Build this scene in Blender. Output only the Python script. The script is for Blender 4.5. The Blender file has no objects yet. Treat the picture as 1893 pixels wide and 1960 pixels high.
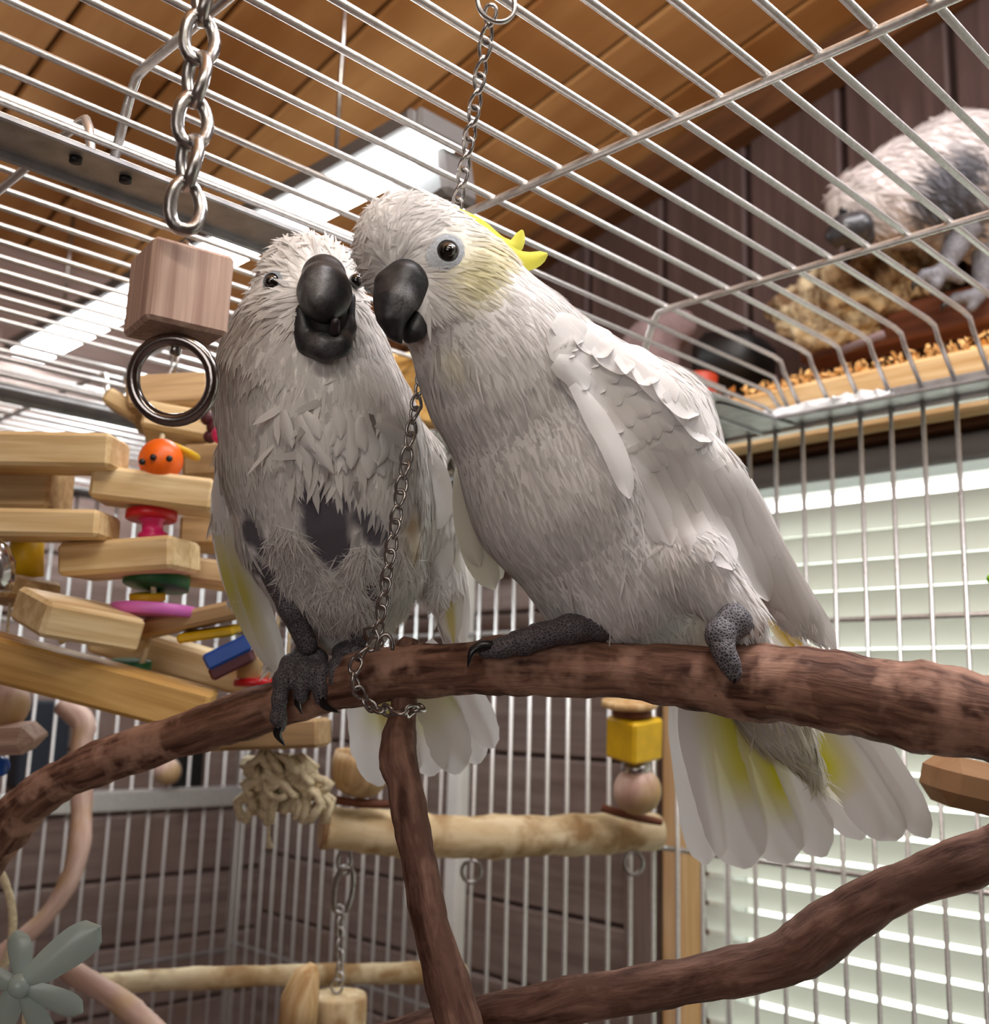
import bpy, bmesh, math, random
import numpy as np
from mathutils import Matrix, Vector
rng = np.random.default_rng(7)
random.seed(7)

# ------------------------------------------------------------------ camera
# World axes: X runs along the roof bars of the cage, Y along the window wall, Z up; metres.
IW, IH, FPX = 1893.0, 1960.0, 2040.0          # photograph frame and focal length in its pixels
CX, CY, ZC = IW / 2, IH / 2, 1.45             # ZC: height of the lens above the floor
def unit(v): v = np.asarray(v, float); return v / np.linalg.norm(v)
_up = unit([324, -11280, 2040.]); _d2 = np.array([-2046, 310, 2040.]); _d2 = unit(_d2 - _up * (_d2 @ _up))
RC = np.stack([np.cross(_d2, _up), _d2, _up])  # camera (x right, y down, z ahead) -> world
def cam2w(c): return np.asarray(c, float) @ RC.T + np.array([0, 0, ZC])
def ray(px, py): return RC @ np.array([(px - CX) / FPX, (py - CY) / FPX, 1.0])
def P(px, py, Z): return ray(px, py) * Z + np.array([0, 0, ZC])      # point at distance Z ahead of the lens
def onp(px, py, ax, val):                                            # sight line meets a plane
    r = ray(px, py); v = val
    return r * (v / r[ax]) + np.array([0, 0, ZC])
def w3(x, y, z): return np.array([x, y, z + ZC])

cam = bpy.data.objects.new('camera', bpy.data.cameras.new('camera'))
bpy.context.scene.collection.objects.link(cam)
_m = Matrix.Identity(4)
for i in range(3):
    _m[i][0] = RC[i][0]; _m[i][1] = -RC[i][1]; _m[i][2] = -RC[i][2]
_m[2][3] = ZC
cam.matrix_world = _m
cam.data.sensor_fit = 'HORIZONTAL'; cam.data.sensor_width = 36.0
cam.data.lens = 36.0 * FPX / IW
cam.data.clip_start = 0.02
cam.data.dof.use_dof = True; cam.data.dof.focus_distance = 0.585; cam.data.dof.aperture_fstop = 9.0
bpy.context.scene.camera = cam

# ------------------------------------------------------------------ light
S = bpy.context.scene
S.view_settings.view_transform = 'Standard'; S.view_settings.look = 'None'
S.view_settings.gamma = 1.0; S.view_settings.use_curve_mapping = False
S.view_settings.exposure = 0.62
S.cycles.use_denoising = True
S.cycles.max_bounces = 8; S.cycles.diffuse_bounces = 4; S.cycles.glossy_bounces = 3
S.cycles.transmission_bounces = 4; S.cycles.transparent_max_bounces = 6
S.cycles.caustics_reflective = False; S.cycles.caustics_refractive = False
S.cycles.sample_clamp_indirect = 4.0
world = bpy.data.worlds.new('daylight'); S.world = world; world.use_nodes = True
world.node_tree.nodes['Background'].inputs[0].default_value = (1.0, 0.99, 0.94, 1)
world.node_tree.nodes['Background'].inputs[1].default_value = WORLD_STRENGTH = 2.6
LED_STRENGTH = 24.0                                   # the long ceiling strip light (built with the setting)
def area_light(name, loc, target, sx, sy, power, col):
    l = bpy.data.lights.new(name, 'AREA'); l.shape = 'RECTANGLE'; l.size = sx; l.size_y = sy
    l.energy = power; l.color = col
    o = bpy.data.objects.new(name, l); S.collection.objects.link(o)
    o.location = loc
    o.rotation_euler = (Vector(target) - Vector(loc)).to_track_quat('-Z', 'Y').to_euler()
    return o
area_light('room_fill_light', w3(-1.7, -1.0, 0.15), w3(0.6, 0.5, -0.1), 1.4, 1.1, 8.0, (1.0, 0.94, 0.90))  # soft fill added behind the viewpoint; no window is built there
area_light('overhead_fill_light', w3(0.62, 0.1, 1.08), w3(0.60, 0.36, 0.0), 1.0, 0.3, 11.0, (0.97, 0.96, 1.0))  # added overhead fill for the birds' upper sides, no lamp is built
area_light('loft_fill_light', w3(1.15, -0.6, 1.18), w3(0.9, 0.5, 0.2), 0.7, 0.3, 8.0, (0.97, 0.97, 1.0))  # unseen fill added from the upper right, above the loft
area_light('ceiling_fill_light', w3(0.0, -0.05, 0.60), w3(0.35, 0.45, 1.2), 0.5, 0.3, 9.0, (1.0, 0.93, 0.82))  # added upward fill that brightens the ceiling; no fitting hangs here

# ------------------------------------------------------------------ helpers
def hexc(h):
    h = h.lstrip('#'); c = [int(h[i:i + 2], 16) / 255 for i in (0, 2, 4)]
    return tuple((x / 12.92 if x <= 0.04045 else ((x + 0.055) / 1.055) ** 2.4) for x in c)
def node_mat(name):
    m = bpy.data.materials.new(name); m.use_nodes = True
    nt = m.node_tree; return m, nt, nt.nodes['Principled BSDF']
def nd(nt, typ, **kw):
    n = nt.nodes.new(typ)
    for k, v in kw.items():
        if k in n.inputs: n.inputs[k].default_value = v
        else: setattr(n, k, v)
    return n
def plain(name, col, rough=0.5, metal=0.0, bump=0.0, bscale=60, var=0.0, coat=0.0, spec=0.5):
    """one colour with a little procedural variation and relief"""
    m, nt, b = node_mat(name)
    c = col if isinstance(col, tuple) else hexc(col)
    b.inputs['Roughness'].default_value = rough; b.inputs['Metallic'].default_value = metal
    b.inputs['Coat Weight'].default_value = coat; b.inputs['Specular IOR Level'].default_value = spec
    tc = nd(nt, 'ShaderNodeTexCoord')
    nz = nd(nt, 'ShaderNodeTexNoise', Scale=bscale, Detail=4.0)
    nt.links.new(tc.outputs['Object'], nz.inputs['Vector'])
    cr = nd(nt, 'ShaderNodeValToRGB')
    cr.color_ramp.elements[0].position = 0.3; cr.color_ramp.elements[1].position = 0.7
    cr.color_ramp.elements[0].color = tuple(x * (1 - var) for x in c) + (1,)
    cr.color_ramp.elements[1].color = tuple(min(1, x * (1 + var)) for x in c) + (1,)
    nt.links.new(nz.outputs['Fac'], cr.inputs['Fac']); nt.links.new(cr.outputs['Color'], b.inputs['Base Color'])
    if bump:
        bp = nd(nt, 'ShaderNodeBump', Strength=bump, Distance=0.002)
        nt.links.new(nz.outputs['Fac'], bp.inputs['Height']); nt.links.new(bp.outputs['Normal'], b.inputs['Normal'])
    return m
def wood(name, c1, c2, gscale=(140, 140, 9), rough=0.6, bump=0.25, dist=0.001, knots=0.0, detail=5.0, lo=0.35, hi=0.68, patch=None, pscale=14):
    """grain runs along the third axis of the stored 'grain' coordinate"""
    m, nt, b = node_mat(name); b.inputs['Roughness'].default_value = rough
    b.inputs['Specular IOR Level'].default_value = 0.3
    at = nd(nt, 'ShaderNodeAttribute', attribute_name='grain')
    mp = nd(nt, 'ShaderNodeMapping'); mp.inputs['Scale'].default_value = gscale
    nt.links.new(at.outputs['Vector'], mp.inputs['Vector'])
    nz = nd(nt, 'ShaderNodeTexNoise', Scale=1.0, Detail=detail, Roughness=0.6, Distortion=0.4)
    nt.links.new(mp.outputs['Vector'], nz.inputs['Vector'])
    cr = nd(nt, 'ShaderNodeValToRGB')
    cr.color_ramp.elements[0].position = lo; cr.color_ramp.elements[1].position = hi
    cr.color_ramp.elements[0].color = hexc(c1) + (1,); cr.color_ramp.elements[1].color = hexc(c2) + (1,)
    nt.links.new(nz.outputs['Fac'], cr.inputs['Fac'])
    col = cr.outputs['Color']
    if patch:
        n2 = nd(nt, 'ShaderNodeTexNoise', Scale=pscale, Detail=3.0, Roughness=0.6)
        nt.links.new(at.outputs['Vector'], n2.inputs['Vector'])
        r2 = nd(nt, 'ShaderNodeValToRGB'); r2.color_ramp.elements[0].position = 0.5; r2.color_ramp.elements[1].position = 0.64
        nt.links.new(n2.outputs['Fac'], r2.inputs['Fac'])
        mx = nd(nt, 'ShaderNodeMixRGB'); mx.inputs['Color2'].default_value = hexc(patch) + (1,)
        nt.links.new(r2.outputs['Color'], mx.inputs['Fac']); nt.links.new(col, mx.inputs['Color1']); col = mx.outputs['Color']
    nt.links.new(col, b.inputs['Base Color'])
    bp = nd(nt, 'ShaderNodeBump', Strength=bump, Distance=dist)
    nt.links.new(nz.outputs['Fac'], bp.inputs['Height']); nt.links.new(bp.outputs['Normal'], b.inputs['Normal'])
    return m
def attr_mat(name, rough=0.75, transl=0.0, bump=0.0, bscale=200, sheen=0.0, spec=0.25, aniso=None):
    """base colour from the stored 'col' attribute (the thing's own colouring)"""
    m, nt, b = node_mat(name)
    at = nd(nt, 'ShaderNodeAttribute', attribute_name='col')
    nt.links.new(at.outputs['Color'], b.inputs['Base Color'])
    b.inputs['Roughness'].default_value = rough; b.inputs['Specular IOR Level'].default_value = spec
    b.inputs['Sheen Weight'].default_value = sheen
    if bump:
        tc = nd(nt, 'ShaderNodeTexCoord'); nz = nd(nt, 'ShaderNodeTexNoise', Scale=bscale, Detail=4.0)
        nt.links.new(tc.outputs['Object'], nz.inputs['Vector'])
        bp = nd(nt, 'ShaderNodeBump', Strength=bump, Distance=0.001)
        nt.links.new(nz.outputs['Fac'], bp.inputs['Height']); nt.links.new(bp.outputs['Normal'], b.inputs['Normal'])
    if transl:
        tr = nd(nt, 'ShaderNodeBsdfTranslucent'); nt.links.new(at.outputs['Color'], tr.inputs['Color'])
        mx = nd(nt, 'ShaderNodeMixShader'); mx.inputs['Fac'].default_value = transl
        nt.links.new(b.outputs[0], mx.inputs[1]); nt.links.new(tr.outputs[0], mx.inputs[2])
        nt.links.new(mx.outputs[0], nt.nodes['Material Output'].inputs['Surface'])
    return m

class MB:
    """collects vertices, faces and the 'grain' / 'col' coordinates of ONE mesh"""
    def __init__(s): s.V = []; s.F = []; s.G = []; s.C = []; s.n = 0
    def add(s, V, F, G=None, C=None):
        V = np.asarray(V, float); s.V.append(V)
        s.F += [tuple(int(i) + s.n for i in f) for f in F]
        s.G.append(np.asarray(G, float) if G is not None else V)
        s.C.append(np.asarray(C, float) if C is not None else np.ones((len(V), 3)) * .8)
        s.n += len(V); return s
    def box(s, c, size, M=np.eye(3), bev=0.0, gax=0):
        """chamfered box; columns of M are its axes; grain along local axis gax"""
        c = np.asarray(c, float); h = np.asarray(size, float) / 2; bev = min(bev, 0.45 * 2 * h.min())
        bm = bmesh.new()
        if bev > 0:
            for sx in (-1, 1):
                for sy in (-1, 1):
                    for sz in (-1, 1):
                        for a in range(3):
                            v = np.array([sx, sy, sz]) * (h - bev); v[a] = (sx, sy, sz)[a] * h[a]; bm.verts.new(v)
        else:
            for sx in (-1, 1):
                for sy in (-1, 1):
                    for sz in (-1, 1): bm.verts.new(np.array([sx, sy, sz]) * h)
        bmesh.ops.convex_hull(bm, input=bm.verts)
        bmesh.ops.dissolve_limit(bm, angle_limit=0.02, verts=bm.verts, edges=bm.edges)
        bm.verts.index_update()
        L = np.array([v.co[:] for v in bm.verts]); F = [[v.index for v in f.verts] for f in bm.faces]; bm.free()
        G = np.roll(L, 2 - gax, axis=1) + c * 3.7
        return s.add(c + L @ np.asarray(M).T, F, G)
    def tube(s, pts, rad, seg=8, caps=True, closed=False, rough=0.0, up=None):
        pts = np.asarray(pts, float); n = len(pts)
        rad = np.broadcast_to(np.asarray(rad, float), (n,))
        T = np.gradient(pts, axis=0)
        if closed: T = np.roll(pts, -1, 0) - np.roll(pts, 1, 0)
        T /= np.linalg.norm(T, axis=1)[:, None] + 1e-12
        u = np.array(up, float) if up is not None else (np.array([0, 0, 1.]) if abs(T[0][2]) < .9 else np.array([1., 0, 0]))
        N = u - T[0] * (u @ T[0]); N /= np.linalg.norm(N)
        a = np.arange(seg) / seg * 2 * np.pi; V = []; G = []; s_len = 0
        for i in range(n):
            N = N - T[i] * (N @ T[i]); N /= np.linalg.norm(N); B = np.cross(T[i], N)
            if i: s_len += np.linalg.norm(pts[i] - pts[i - 1])
            rr = rad[i] * (1 + rough * (rng.random(seg) - .5)) if rough else np.full(seg, rad[i])
            ring = pts[i] + (np.cos(a) * rr)[:, None] * N + (np.sin(a) * rr)[:, None] * B
            V.append(ring); G.append(np.stack([np.cos(a) * rad[i], np.sin(a) * rad[i], np.full(seg, s_len)], 1) + pts[0].sum() * 5)
        F = []
        for i in range(n if closed else n - 1):
            j = (i + 1) % n
            for k in range(seg): k2 = (k + 1) % seg; F.append((i * seg + k, i * seg + k2, j * seg + k2, j * seg + k))
        V = np.concatenate(V); G = np.concatenate(G)
        if caps and not closed:
            F.append(tuple(range(seg))[::-1]); F.append(tuple((n - 1) * seg + k for k in range(seg)))
        return s.add(V, F, G)
    def lathe(s, c, axis, prof, seg=20):
        """prof: (distance along axis, radius) pairs"""
        axis = unit(axis); u = np.array([0, 0, 1.]) if abs(axis[2]) < .9 else np.array([1., 0, 0])
        N = unit(u - axis * (u @ axis)); B = np.cross(axis, N); a = np.arange(seg) / seg * 2 * np.pi
        V = []; G = []
        for d, r in prof:
            r = max(r, 1e-5)
            V.append(np.asarray(c) + axis * d + r * (np.cos(a)[:, None] * N + np.sin(a)[:, None] * B))
            G.append(np.stack([np.cos(a) * r, np.sin(a) * r, np.full(seg, d)], 1))
        n = len(prof); F = []
        for i in range(n - 1):
            for k in range(seg): k2 = (k + 1) % seg; F.append((i * seg + k, i * seg + k2, (i + 1) * seg + k2, (i + 1) * seg + k))
        F.append(tuple(range(seg))[::-1]); F.append(tuple((n - 1) * seg + k for k in range(seg)))
        return s.add(np.concatenate(V), F, np.concatenate(G))
    def ball(s, c, r, seg=16, rings=10, axis=(0, 0, 1), sq=1.0):
        pr = [(-r * sq * math.cos(math.pi * i / rings), r * math.sin(math.pi * i / rings)) for i in range(rings + 1)]
        return s.lathe(c, axis, pr, seg)
    def mesh(s, name, origin, M=None):
        V = np.concatenate(s.V) - origin
        me = bpy.data.meshes.new(name); me.from_pydata(V.tolist(), [], s.F)
        for nm, dat in (('grain', s.G), ('col', s.C)):
            D = np.concatenate(dat)
            if nm == 'grain':
                at = me.attributes.new(nm, 'FLOAT_VECTOR', 'POINT'); at.data.foreach_set('vector', D.astype(np.float32).ravel())
            else:
                at = me.attributes.new(nm, 'FLOAT_COLOR', 'POINT')
                at.data.foreach_set('color', np.concatenate([D, np.ones((len(D), 1))], 1).astype(np.float32).ravel())
        return me
def put(name, mb, mat, parent=None, smooth=True, origin=None, label=None, kind=None):
    """link what an MB collected as one mesh object, under its thing or part if given"""
    if origin is None:
        Vc = np.concatenate(mb.V); origin = (Vc.min(0) + Vc.max(0)) / 2
        origin = np.array([origin[0], origin[1], Vc[:, 2].min()]) if parent is None else origin
    origin = np.asarray(origin, float)
    me = mb.mesh(name, origin); me.materials.append(mat)
    if smooth: me.polygons.foreach_set('use_smooth', [True] * len(me.polygons))
    o = bpy.data.objects.new(name, me); S.collection.objects.link(o)
    o.location = origin
    if parent is not None:
        o.parent = parent; o.location = origin - WLOC[parent.name]
    WLOC[o.name] = origin
    if label: o['label'] = label
    if kind: o['kind'] = kind
    return o
WLOC = {}
def thing(name, label, cat, loc, group=None):
    o = bpy.data.objects.new(name, None); S.collection.objects.link(o); o.empty_display_size = 0.02
    o.location = loc; WLOC[o.name] = np.asarray(loc, float)
    o['label'] = label; o['category'] = cat
    if group: o['group'] = group
    return o
def part(name, parent, label=None):
    o = bpy.data.objects.new(name, None); S.collection.objects.link(o); o.empty_display_size = 0.01
    o.parent = parent; WLOC[o.name] = WLOC[parent.name]
    if label: o['label'] = label
    return o
def tag(o, label, cat, group=None):
    o['label'] = label; o['category'] = cat
    if group: o['group'] = group
    return o
def again(o, loc, parent=None, label=None):
    """a copy of a mesh piece sharing its mesh data, moved to loc (world)"""
    c = o.copy(); S.collection.objects.link(c); loc = np.asarray(loc, float)
    c.parent = parent; c.location = loc - (WLOC[parent.name] if parent is not None else 0)
    WLOC[c.name] = loc
    if label: c['label'] = label
    return c
def smooth_path(pts, n=24):
    """Catmull-Rom through pts (any width of row)"""
    p = np.asarray(pts, float); p = np.vstack([2 * p[0] - p[1], p, 2 * p[-1] - p[-2]])
    out = []; m = len(p) - 3
    for t in np.linspace(0, m - 1e-9, n):
        i = int(t); u = t - i; a, b, c, d = p[i:i + 4]
        out.append(.5 * ((2 * b) + (c - a) * u + (2 * a - 5 * b + 4 * c - d) * u * u + (3 * b - a - 3 * c + d) * u ** 3))
    return np.array(out)
def rotm(roll=0, pitch=0, yaw=0):
    """camera-frame orientation: roll in the picture plane, then pitch, then yaw (degrees) -> world axes"""
    r, p, y = map(math.radians, (roll, pitch, yaw))
    Rz = np.array([[math.cos(r), -math.sin(r), 0], [math.sin(r), math.cos(r), 0], [0, 0, 1]])
    Rx = np.array([[1, 0, 0], [0, math.cos(p), -math.sin(p)], [0, math.sin(p), math.cos(p)]])
    Ry = np.array([[math.cos(y), 0, math.sin(y)], [0, 1, 0], [-math.sin(y), 0, math.cos(y)]])
    return RC @ Rz @ Rx @ Ry

# ------------------------------------------------------------------ materials
M = dict(
    galv=plain('galvanised_steel', (.68, .665, .65), .34, .8, .15, 300, .1),
    plate=plain('galvanised_plate', (.40, .395, .40), .5, 0.75, .2, 60, .2),
    steel=plain('dull_steel', (.42, .40, .385), .30, 1.0, .1, 200, .2),
    ring=plain('polished_steel', (.36, .33, .32), .16, 1.0, .0, 60, .1),
    ceil=wood('ceiling_plywood', '#a06c3c', '#c99660', (9, 9, 1.2), .65, .1, patch='#94602f', pscale=2.2),
    rafter=wood('brown_beam', '#4a2c17', '#6d4526', (30, 30, 3), .7, .2),
    board_dark=wood('gable_board', '#3a2a27', '#54403c', (60, 60, 3), .6, .25, patch='#45322d', pscale=5),
    board=wood('dark_brown_board', '#78635c', '#98847c', (60, 60, 3), .6, .25, patch='#836c63', pscale=5),
    pine=wood('pine', '#b98c55', '#e3c596', (90, 90, 6), .55, .15),
    trim=wood('golden_pine_trim', '#d2a06c', '#ecc79a', (90, 90, 4), .5, .15),
    white=plain('white_paint', '#e4e4e0', .5, var=.03),
    bracket=plain('grey_bracket', '#55504e', .6, var=.08),
    cassette=plain('blind_cassette', '#9a9a9c', .5, var=.03),
    dark=plain('black_plastic', '#0c0b0c', .5, bump=.1, bscale=80),
)
# ------------------------------------------------------------------ the room
XW, YW, XG = 1.22, 1.87, 1.41          # window wall, left wall, gable wall of the loft
ROOMX, ROOMY = -2.4, -2.6
def ceil_z(y): return 1.150 - 0.208 * y
def struct(name, mb, mat, parent=None, smooth=False):
    o = put(name, mb, mat, parent, smooth); o['kind'] = 'structure'; return o
PLANK = {}
def plank_wall(wall, mk, rows, mat):
    """boards one by one, each a piece of its wall; mk(i) -> MB"""
    for i in rows: put('plank', mk(i), mat, wall, False)

# floor and ceiling
struct('floor', MB().box(w3(-.3, -.3, -ZC - .02), (4.6, 4.9, .04), gax=0), M['board'])
cl = MB()
y0, y1 = ROOMY - .1, YW + .1
cl.add([w3(ROOMX, y0, ceil_z(y0) + .03), w3(XG + .1, y0, ceil_z(y0) + .03), w3(XG + .1, y1, ceil_z(y1) + .03), w3(ROOMX, y1, ceil_z(y1) + .03)], [(0, 3, 2, 1)])
ceiling = struct('ceiling', cl, M['rafter'])
ang = math.atan(0.208); Mc = np.array([[1, 0, 0], [0, math.cos(ang), math.sin(ang)], [0, -math.sin(ang), math.cos(ang)]])
x = XG + .02; k = 0
while x > ROOMX:                        # plywood strips with open joints, running down the slope
    wdt = .158
    yc = (y0 + y1) / 2
    put('panel', MB().box(w3(x - wdt / 2, yc, ceil_z(yc) + .012), (wdt - .009, (y1 - y0) / math.cos(ang), .02), Mc, .002, gax=1), M['ceil'], ceiling, False)
    x -= wdt; k += 1
# gable wall over the loft: upright dark boards
wg = struct('wall_gable', MB().box(w3(XG + .03, -.35, 1.0), (.02, 4.6, 1.34), gax=2), M['board'])
for i in range(24):
    yb = YW - .02 - i * .165
    if yb < -1.2: break
    put('plank', MB().box(w3(XG, yb - .08, .90), (.03, .155, 1.10), bev=.004, gax=2), M['board_dark'], wg, False)
bt = MB().box(w3(XG - .03, .3, ceil_z(.3) - .035), (.05, 3.2 / math.cos(ang), .06), Mc, .004, gax=1)
struct('trim_1', bt, M['rafter'])
# window wall under the loft
WY0, WY1, WZ0, WZ1 = -1.1, .832, -.95, .285
ww = struct('wall_window', MB().box(w3(XW + .05, (WY1 + YW) / 2 + .05, -.57), (.06, YW - WY1 + .1, 1.76), gax=1)
            .box(w3(XW + .05, (WY0 + WY1) / 2, (WZ0 - ZC) / 2), (.06, WY1 - WY0, ZC + WZ0), gax=1)
            .box(w3(XW + .05, (ROOMY + WY0) / 2, -.57), (.06, WY0 - ROOMY, 1.76), gax=1), M['board'])
for z in (.145, .035, -.075, -.185, -.295, -.405, -.515, -.625, -.735, -.845):
    put('plank', MB().box(w3(XW + .005, (WY1 + .04 + YW) / 2, z + .055), (.03, YW - WY1 - .05, .106), bev=.004, gax=1), M['board'], ww, False)
put('batten', MB().box(w3(XW - .02, .915, -.4), (.03, .05, 1.4), bev=.004, gax=2), M['board'], ww, False)
# left wall
wl = struct('wall_left', MB().box(w3(-.4, YW + .04, -.2), (4.1, .04, 2.5), gax=0), M['board'])
for i in range(20):
    z = .915 - i * .1125
    if z < -1.0: break
    put('plank', MB().box(w3(.1, YW + .005, z + .055), (2.3, .03, .108), bev=.004, gax=0), M['board'], wl, False)
struct('wall_rear', MB().box(w3(-.4, ROOMY, -.1), (4.1, .05, 3.9), gax=0), M['board'])
wr = struct('wall_behind', MB().box(w3(ROOMX, -.4, -.1), (.05, 4.6, 3.9), gax=1), M['board'])

# window: frame, cassette, slats
wn = struct('window_1', MB().box(w3(XW + .03, WY1 - .02, (WZ0 + WZ1) / 2), (.05, .04, WZ1 - WZ0), bev=.003)
            .box(w3(XW + .03, (WY0 + WY1) / 2, WZ0 + .02), (.05, WY1 - WY0, .04), bev=.003)
            .box(w3(XW + .03, (WY0 + WY1) / 2, WZ1 + .012), (.05, WY1 - WY0, .03), bev=.003)
            .box(w3(XW + .03, .05, (WZ0 + WZ1) / 2), (.05, .045, WZ1 - WZ0), bev=.003), M['white'])
gm, nt, b = node_mat('window_glass')
b.inputs['Base Color'].default_value = (.95, 1, .97, 1); b.inputs['Roughness'].default_value = 0.0
tr = nd(nt, 'ShaderNodeBsdfTransparent', Color=(.93, .98, .94, 1)); gl = nd(nt, 'ShaderNodeBsdfGlossy', Roughness=0.02)
fr = nd(nt, 'ShaderNodeFresnel', IOR=1.45); mx = nd(nt, 'ShaderNodeMixShader')
nt.links.new(fr.outputs[0], mx.inputs[0]); nt.links.new(tr.outputs[0], mx.inputs[1]); nt.links.new(gl.outputs[0], mx.inputs[2])
nt.links.new(mx.outputs[0], nt.nodes['Material Output'].inputs['Surface'])
for ya, yb in ((WY0 + .01, .03), (.07, WY1 - .03)):
    struct('pane', MB().box(w3(XW + .035, (ya + yb) / 2, (WZ0 + WZ1) / 2), (.006, yb - ya, WZ1 - WZ0 - .06)), gm, wn)
struct('trim_2', MB().box(w3(XW - .005, .862, -.36), (.05, .036, 1.36), bev=.004, gax=2), M['trim'])
# blind
slat_m, nt, b = node_mat('blind_slat')
b.inputs['Base Color'].default_value = (.84, .84, .80, 1); b.inputs['Roughness'].default_value = .4
tl = nd(nt, 'ShaderNodeBsdfTranslucent', Color=(.87, .86, .79, 1)); mx = nd(nt, 'ShaderNodeMixShader', Fac=.22)
nt.links.new(b.outputs[0], mx.inputs[1]); nt.links.new(tl.outputs[0], mx.inputs[2])
nt.links.new(mx.outputs[0], nt.nodes['Material Output'].inputs['Surface'])
bl = thing('window_blind', 'white slatted blind hanging in the bright window behind the right side of the cage', 'blind', w3(1.15, -.1, -.9))
put('cassette', MB().box(w3(1.135, (WY0 + WY1) / 2, .279), (.06, WY1 - WY0 - .01, .03), bev=.004), M['cassette'], bl, False)
SL = .0338; sm = MB(); n = 7; tilt = math.radians(-66)
for i in range(n):
    u = (i / (n - 1) - .5) * .0338; arch = .0040 * (1 - (2 * i / (n - 1) - 1) ** 2)
    dx, dz = u * math.cos(tilt) - arch * math.sin(tilt), u * math.sin(tilt) + arch * math.cos(tilt)
    sm.add([w3(1.15 + dx, WY0 + .01, dz), w3(1.15 + dx, WY1 - .045, dz)], [(2 * i - 2 - 2 * i, 2 * i - 1 - 2 * i, 1, 0)] if i else [])
z = .226; first = None
while z > WZ0 + .02:
    if first is None:
        first = put('slat', sm, slat_m, bl, True, origin=w3(1.15, -.1, 0)); first.location = w3(1.15, -.1, z) - WLOC[bl.name]
    else: again(first, w3(1.15, -.1, z), bl)
    z -= SL
for y in (.38, .74, .0, -.5): put('ladder_cord', MB().tube([w3(1.127, y, .27), w3(1.127, y, WZ0 + .02)], .0011, 5), M['white'], bl)

# strip light under the ceiling
led, nt, b = node_mat('lamp_diffuser')
b.inputs['Base Color'].default_value = (.9, .9, .9, 1); b.inputs['Emission Color'].default_value = (.88, .97, 1.0, 1)
b.inputs['Emission Strength'].default_value = LED_STRENGTH
lt = thing('strip_light', 'long white strip light hanging under the wooden ceiling in the top middle', 'lamp', w3(.66, 1.3, .56))
put('housing', MB().box(w3(.66, 1.33, .588), (.062, 1.10, .024), bev=.004), M['bracket'], lt, False)
for i in range(4):
    put('diffuser', MB().box(w3(.66, .775 + .13 + i * .266, .571), (.058, .259, .012), bev=.003), led, lt, False)
put('end_bracket', MB().box(w3(.662, .766, .580), (.07, .010, .026), bev=.004), M['bracket'], lt, False)
put('junction_box', MB().box(w3(.690, .812, .535), (.05, .09, .06), Mc, .006), M['bracket'], lt, False)
for y in (.95, 1.7): put('hanger', MB().tube([w3(.66, y, .62), w3(.66, y, ceil_z(y) + .01)], .003, 6), M['steel'], lt)

# loft shelf outside the cage
loft = struct('trim_3', MB().box(w3(1.24, .2, .335), (.38, 3.2, .03), bev=.002, gax=1)
              .box(w3(1.062, .2, .3325), (.026, 3.2, .065), bev=.004, gax=1), M['pine'])
und = struct('trim_4', MB().box(w3(1.16, .2, .308), (.13, 3.2, .018), bev=.002, gax=1), M['rafter'])

# ------------------------------------------------------------------ the cage
ZR = .357; WR = .0024
cage = thing('bird_cage', 'large galvanised wire cage enclosing the two perched white cockatoos', 'cage', w3(.3, .7, -ZC))
PITCH = .0318; Y0 = .3855
def wires(parent, mk, locs):
    """one wire, copied to each place"""
    f = None
    for l in locs:
        if f is None:
            f = put('wire', mk, M['galv'], parent, True, origin=(0, 0, 0)); f.location = np.asarray(l) - WLOC[parent.name]
        else: again(f, l, parent)
def panel(ya, yb, xs, zf, name='roof_panel'):
    """roof tray: cross wires bent down to the strips at ya and yb, long wires bent down to the wall at the right"""
    lip = .022
    p = part(name, cage)
    for xx in xs:
        put('cross_wire', MB().tube([w3(xx, ya, zf), w3(xx, ya + lip * .7, ZR - .014), w3(xx, ya + lip, ZR - .005), w3(xx, ya + lip + .012, ZR - .0035), w3(xx, (ya + yb) / 2, ZR - .0035), w3(xx, yb - lip - .012, ZR - .0035), w3(xx, yb - lip, ZR - .005), w3(xx, yb - lip * .7, ZR - .014), w3(xx, yb, zf)], .003, 8), M['galv'], p)
    ks = [k for k in range(-14, 60) if ya + lip * .9 < Y0 + k * PITCH < yb - lip * .9]
    wires(p, MB().tube([(-.75, 0, ZR + ZC), (.925, 0, ZR + ZC), (.940, 0, ZR - .002 + ZC), (.946, 0, ZR - .012 + ZC), (.981, 0, .312 + ZC)], WR, 8), [(0, Y0 + k * PITCH, 0) for k in ks])
    for t in (.25, .55, .85):
        for yy in (ya + lip * t, yb - lip * t):
            z = zf + (ZR - .006 - zf) * t
            put('lip_wire', MB().tube([w3(-.75, yy, z), w3(.945, yy, z - .002), w3(.978, yy, .308)], WR, 6), M['galv'], p)
    return p
panel(-.42, .574, (.742, .492, .242, -.008, -.258), .302)
panel(.598, 1.09, (.742, .492, .242, -.008, -.258), .302)
panel(1.11, 1.56, (.742, .492, .242, -.008, -.258), .302)
def strip(y0, y1, name='edge_strip', holes=()):
    put(name, MB().box(w3(.12, (y0 + y1) / 2, .3), (1.76, y1 - y0, .004), bev=.001).box(w3(.12, y1, .297), (1.76, .003, .008), bev=.001), M['plate'], cage, False)
strip(.558, .594); strip(1.084, 1.118); strip(1.545, 1.585)
for q in ((145, 303), (240, 341)):
    c = onp(q[0], q[1], 2, .2975); put('bolt_hole', MB().lathe(c - np.array([0, 0, .0025]), (0, 0, 1), [(0, .0036), (.003, .0036)], 10), M['dark'], cage)
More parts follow.
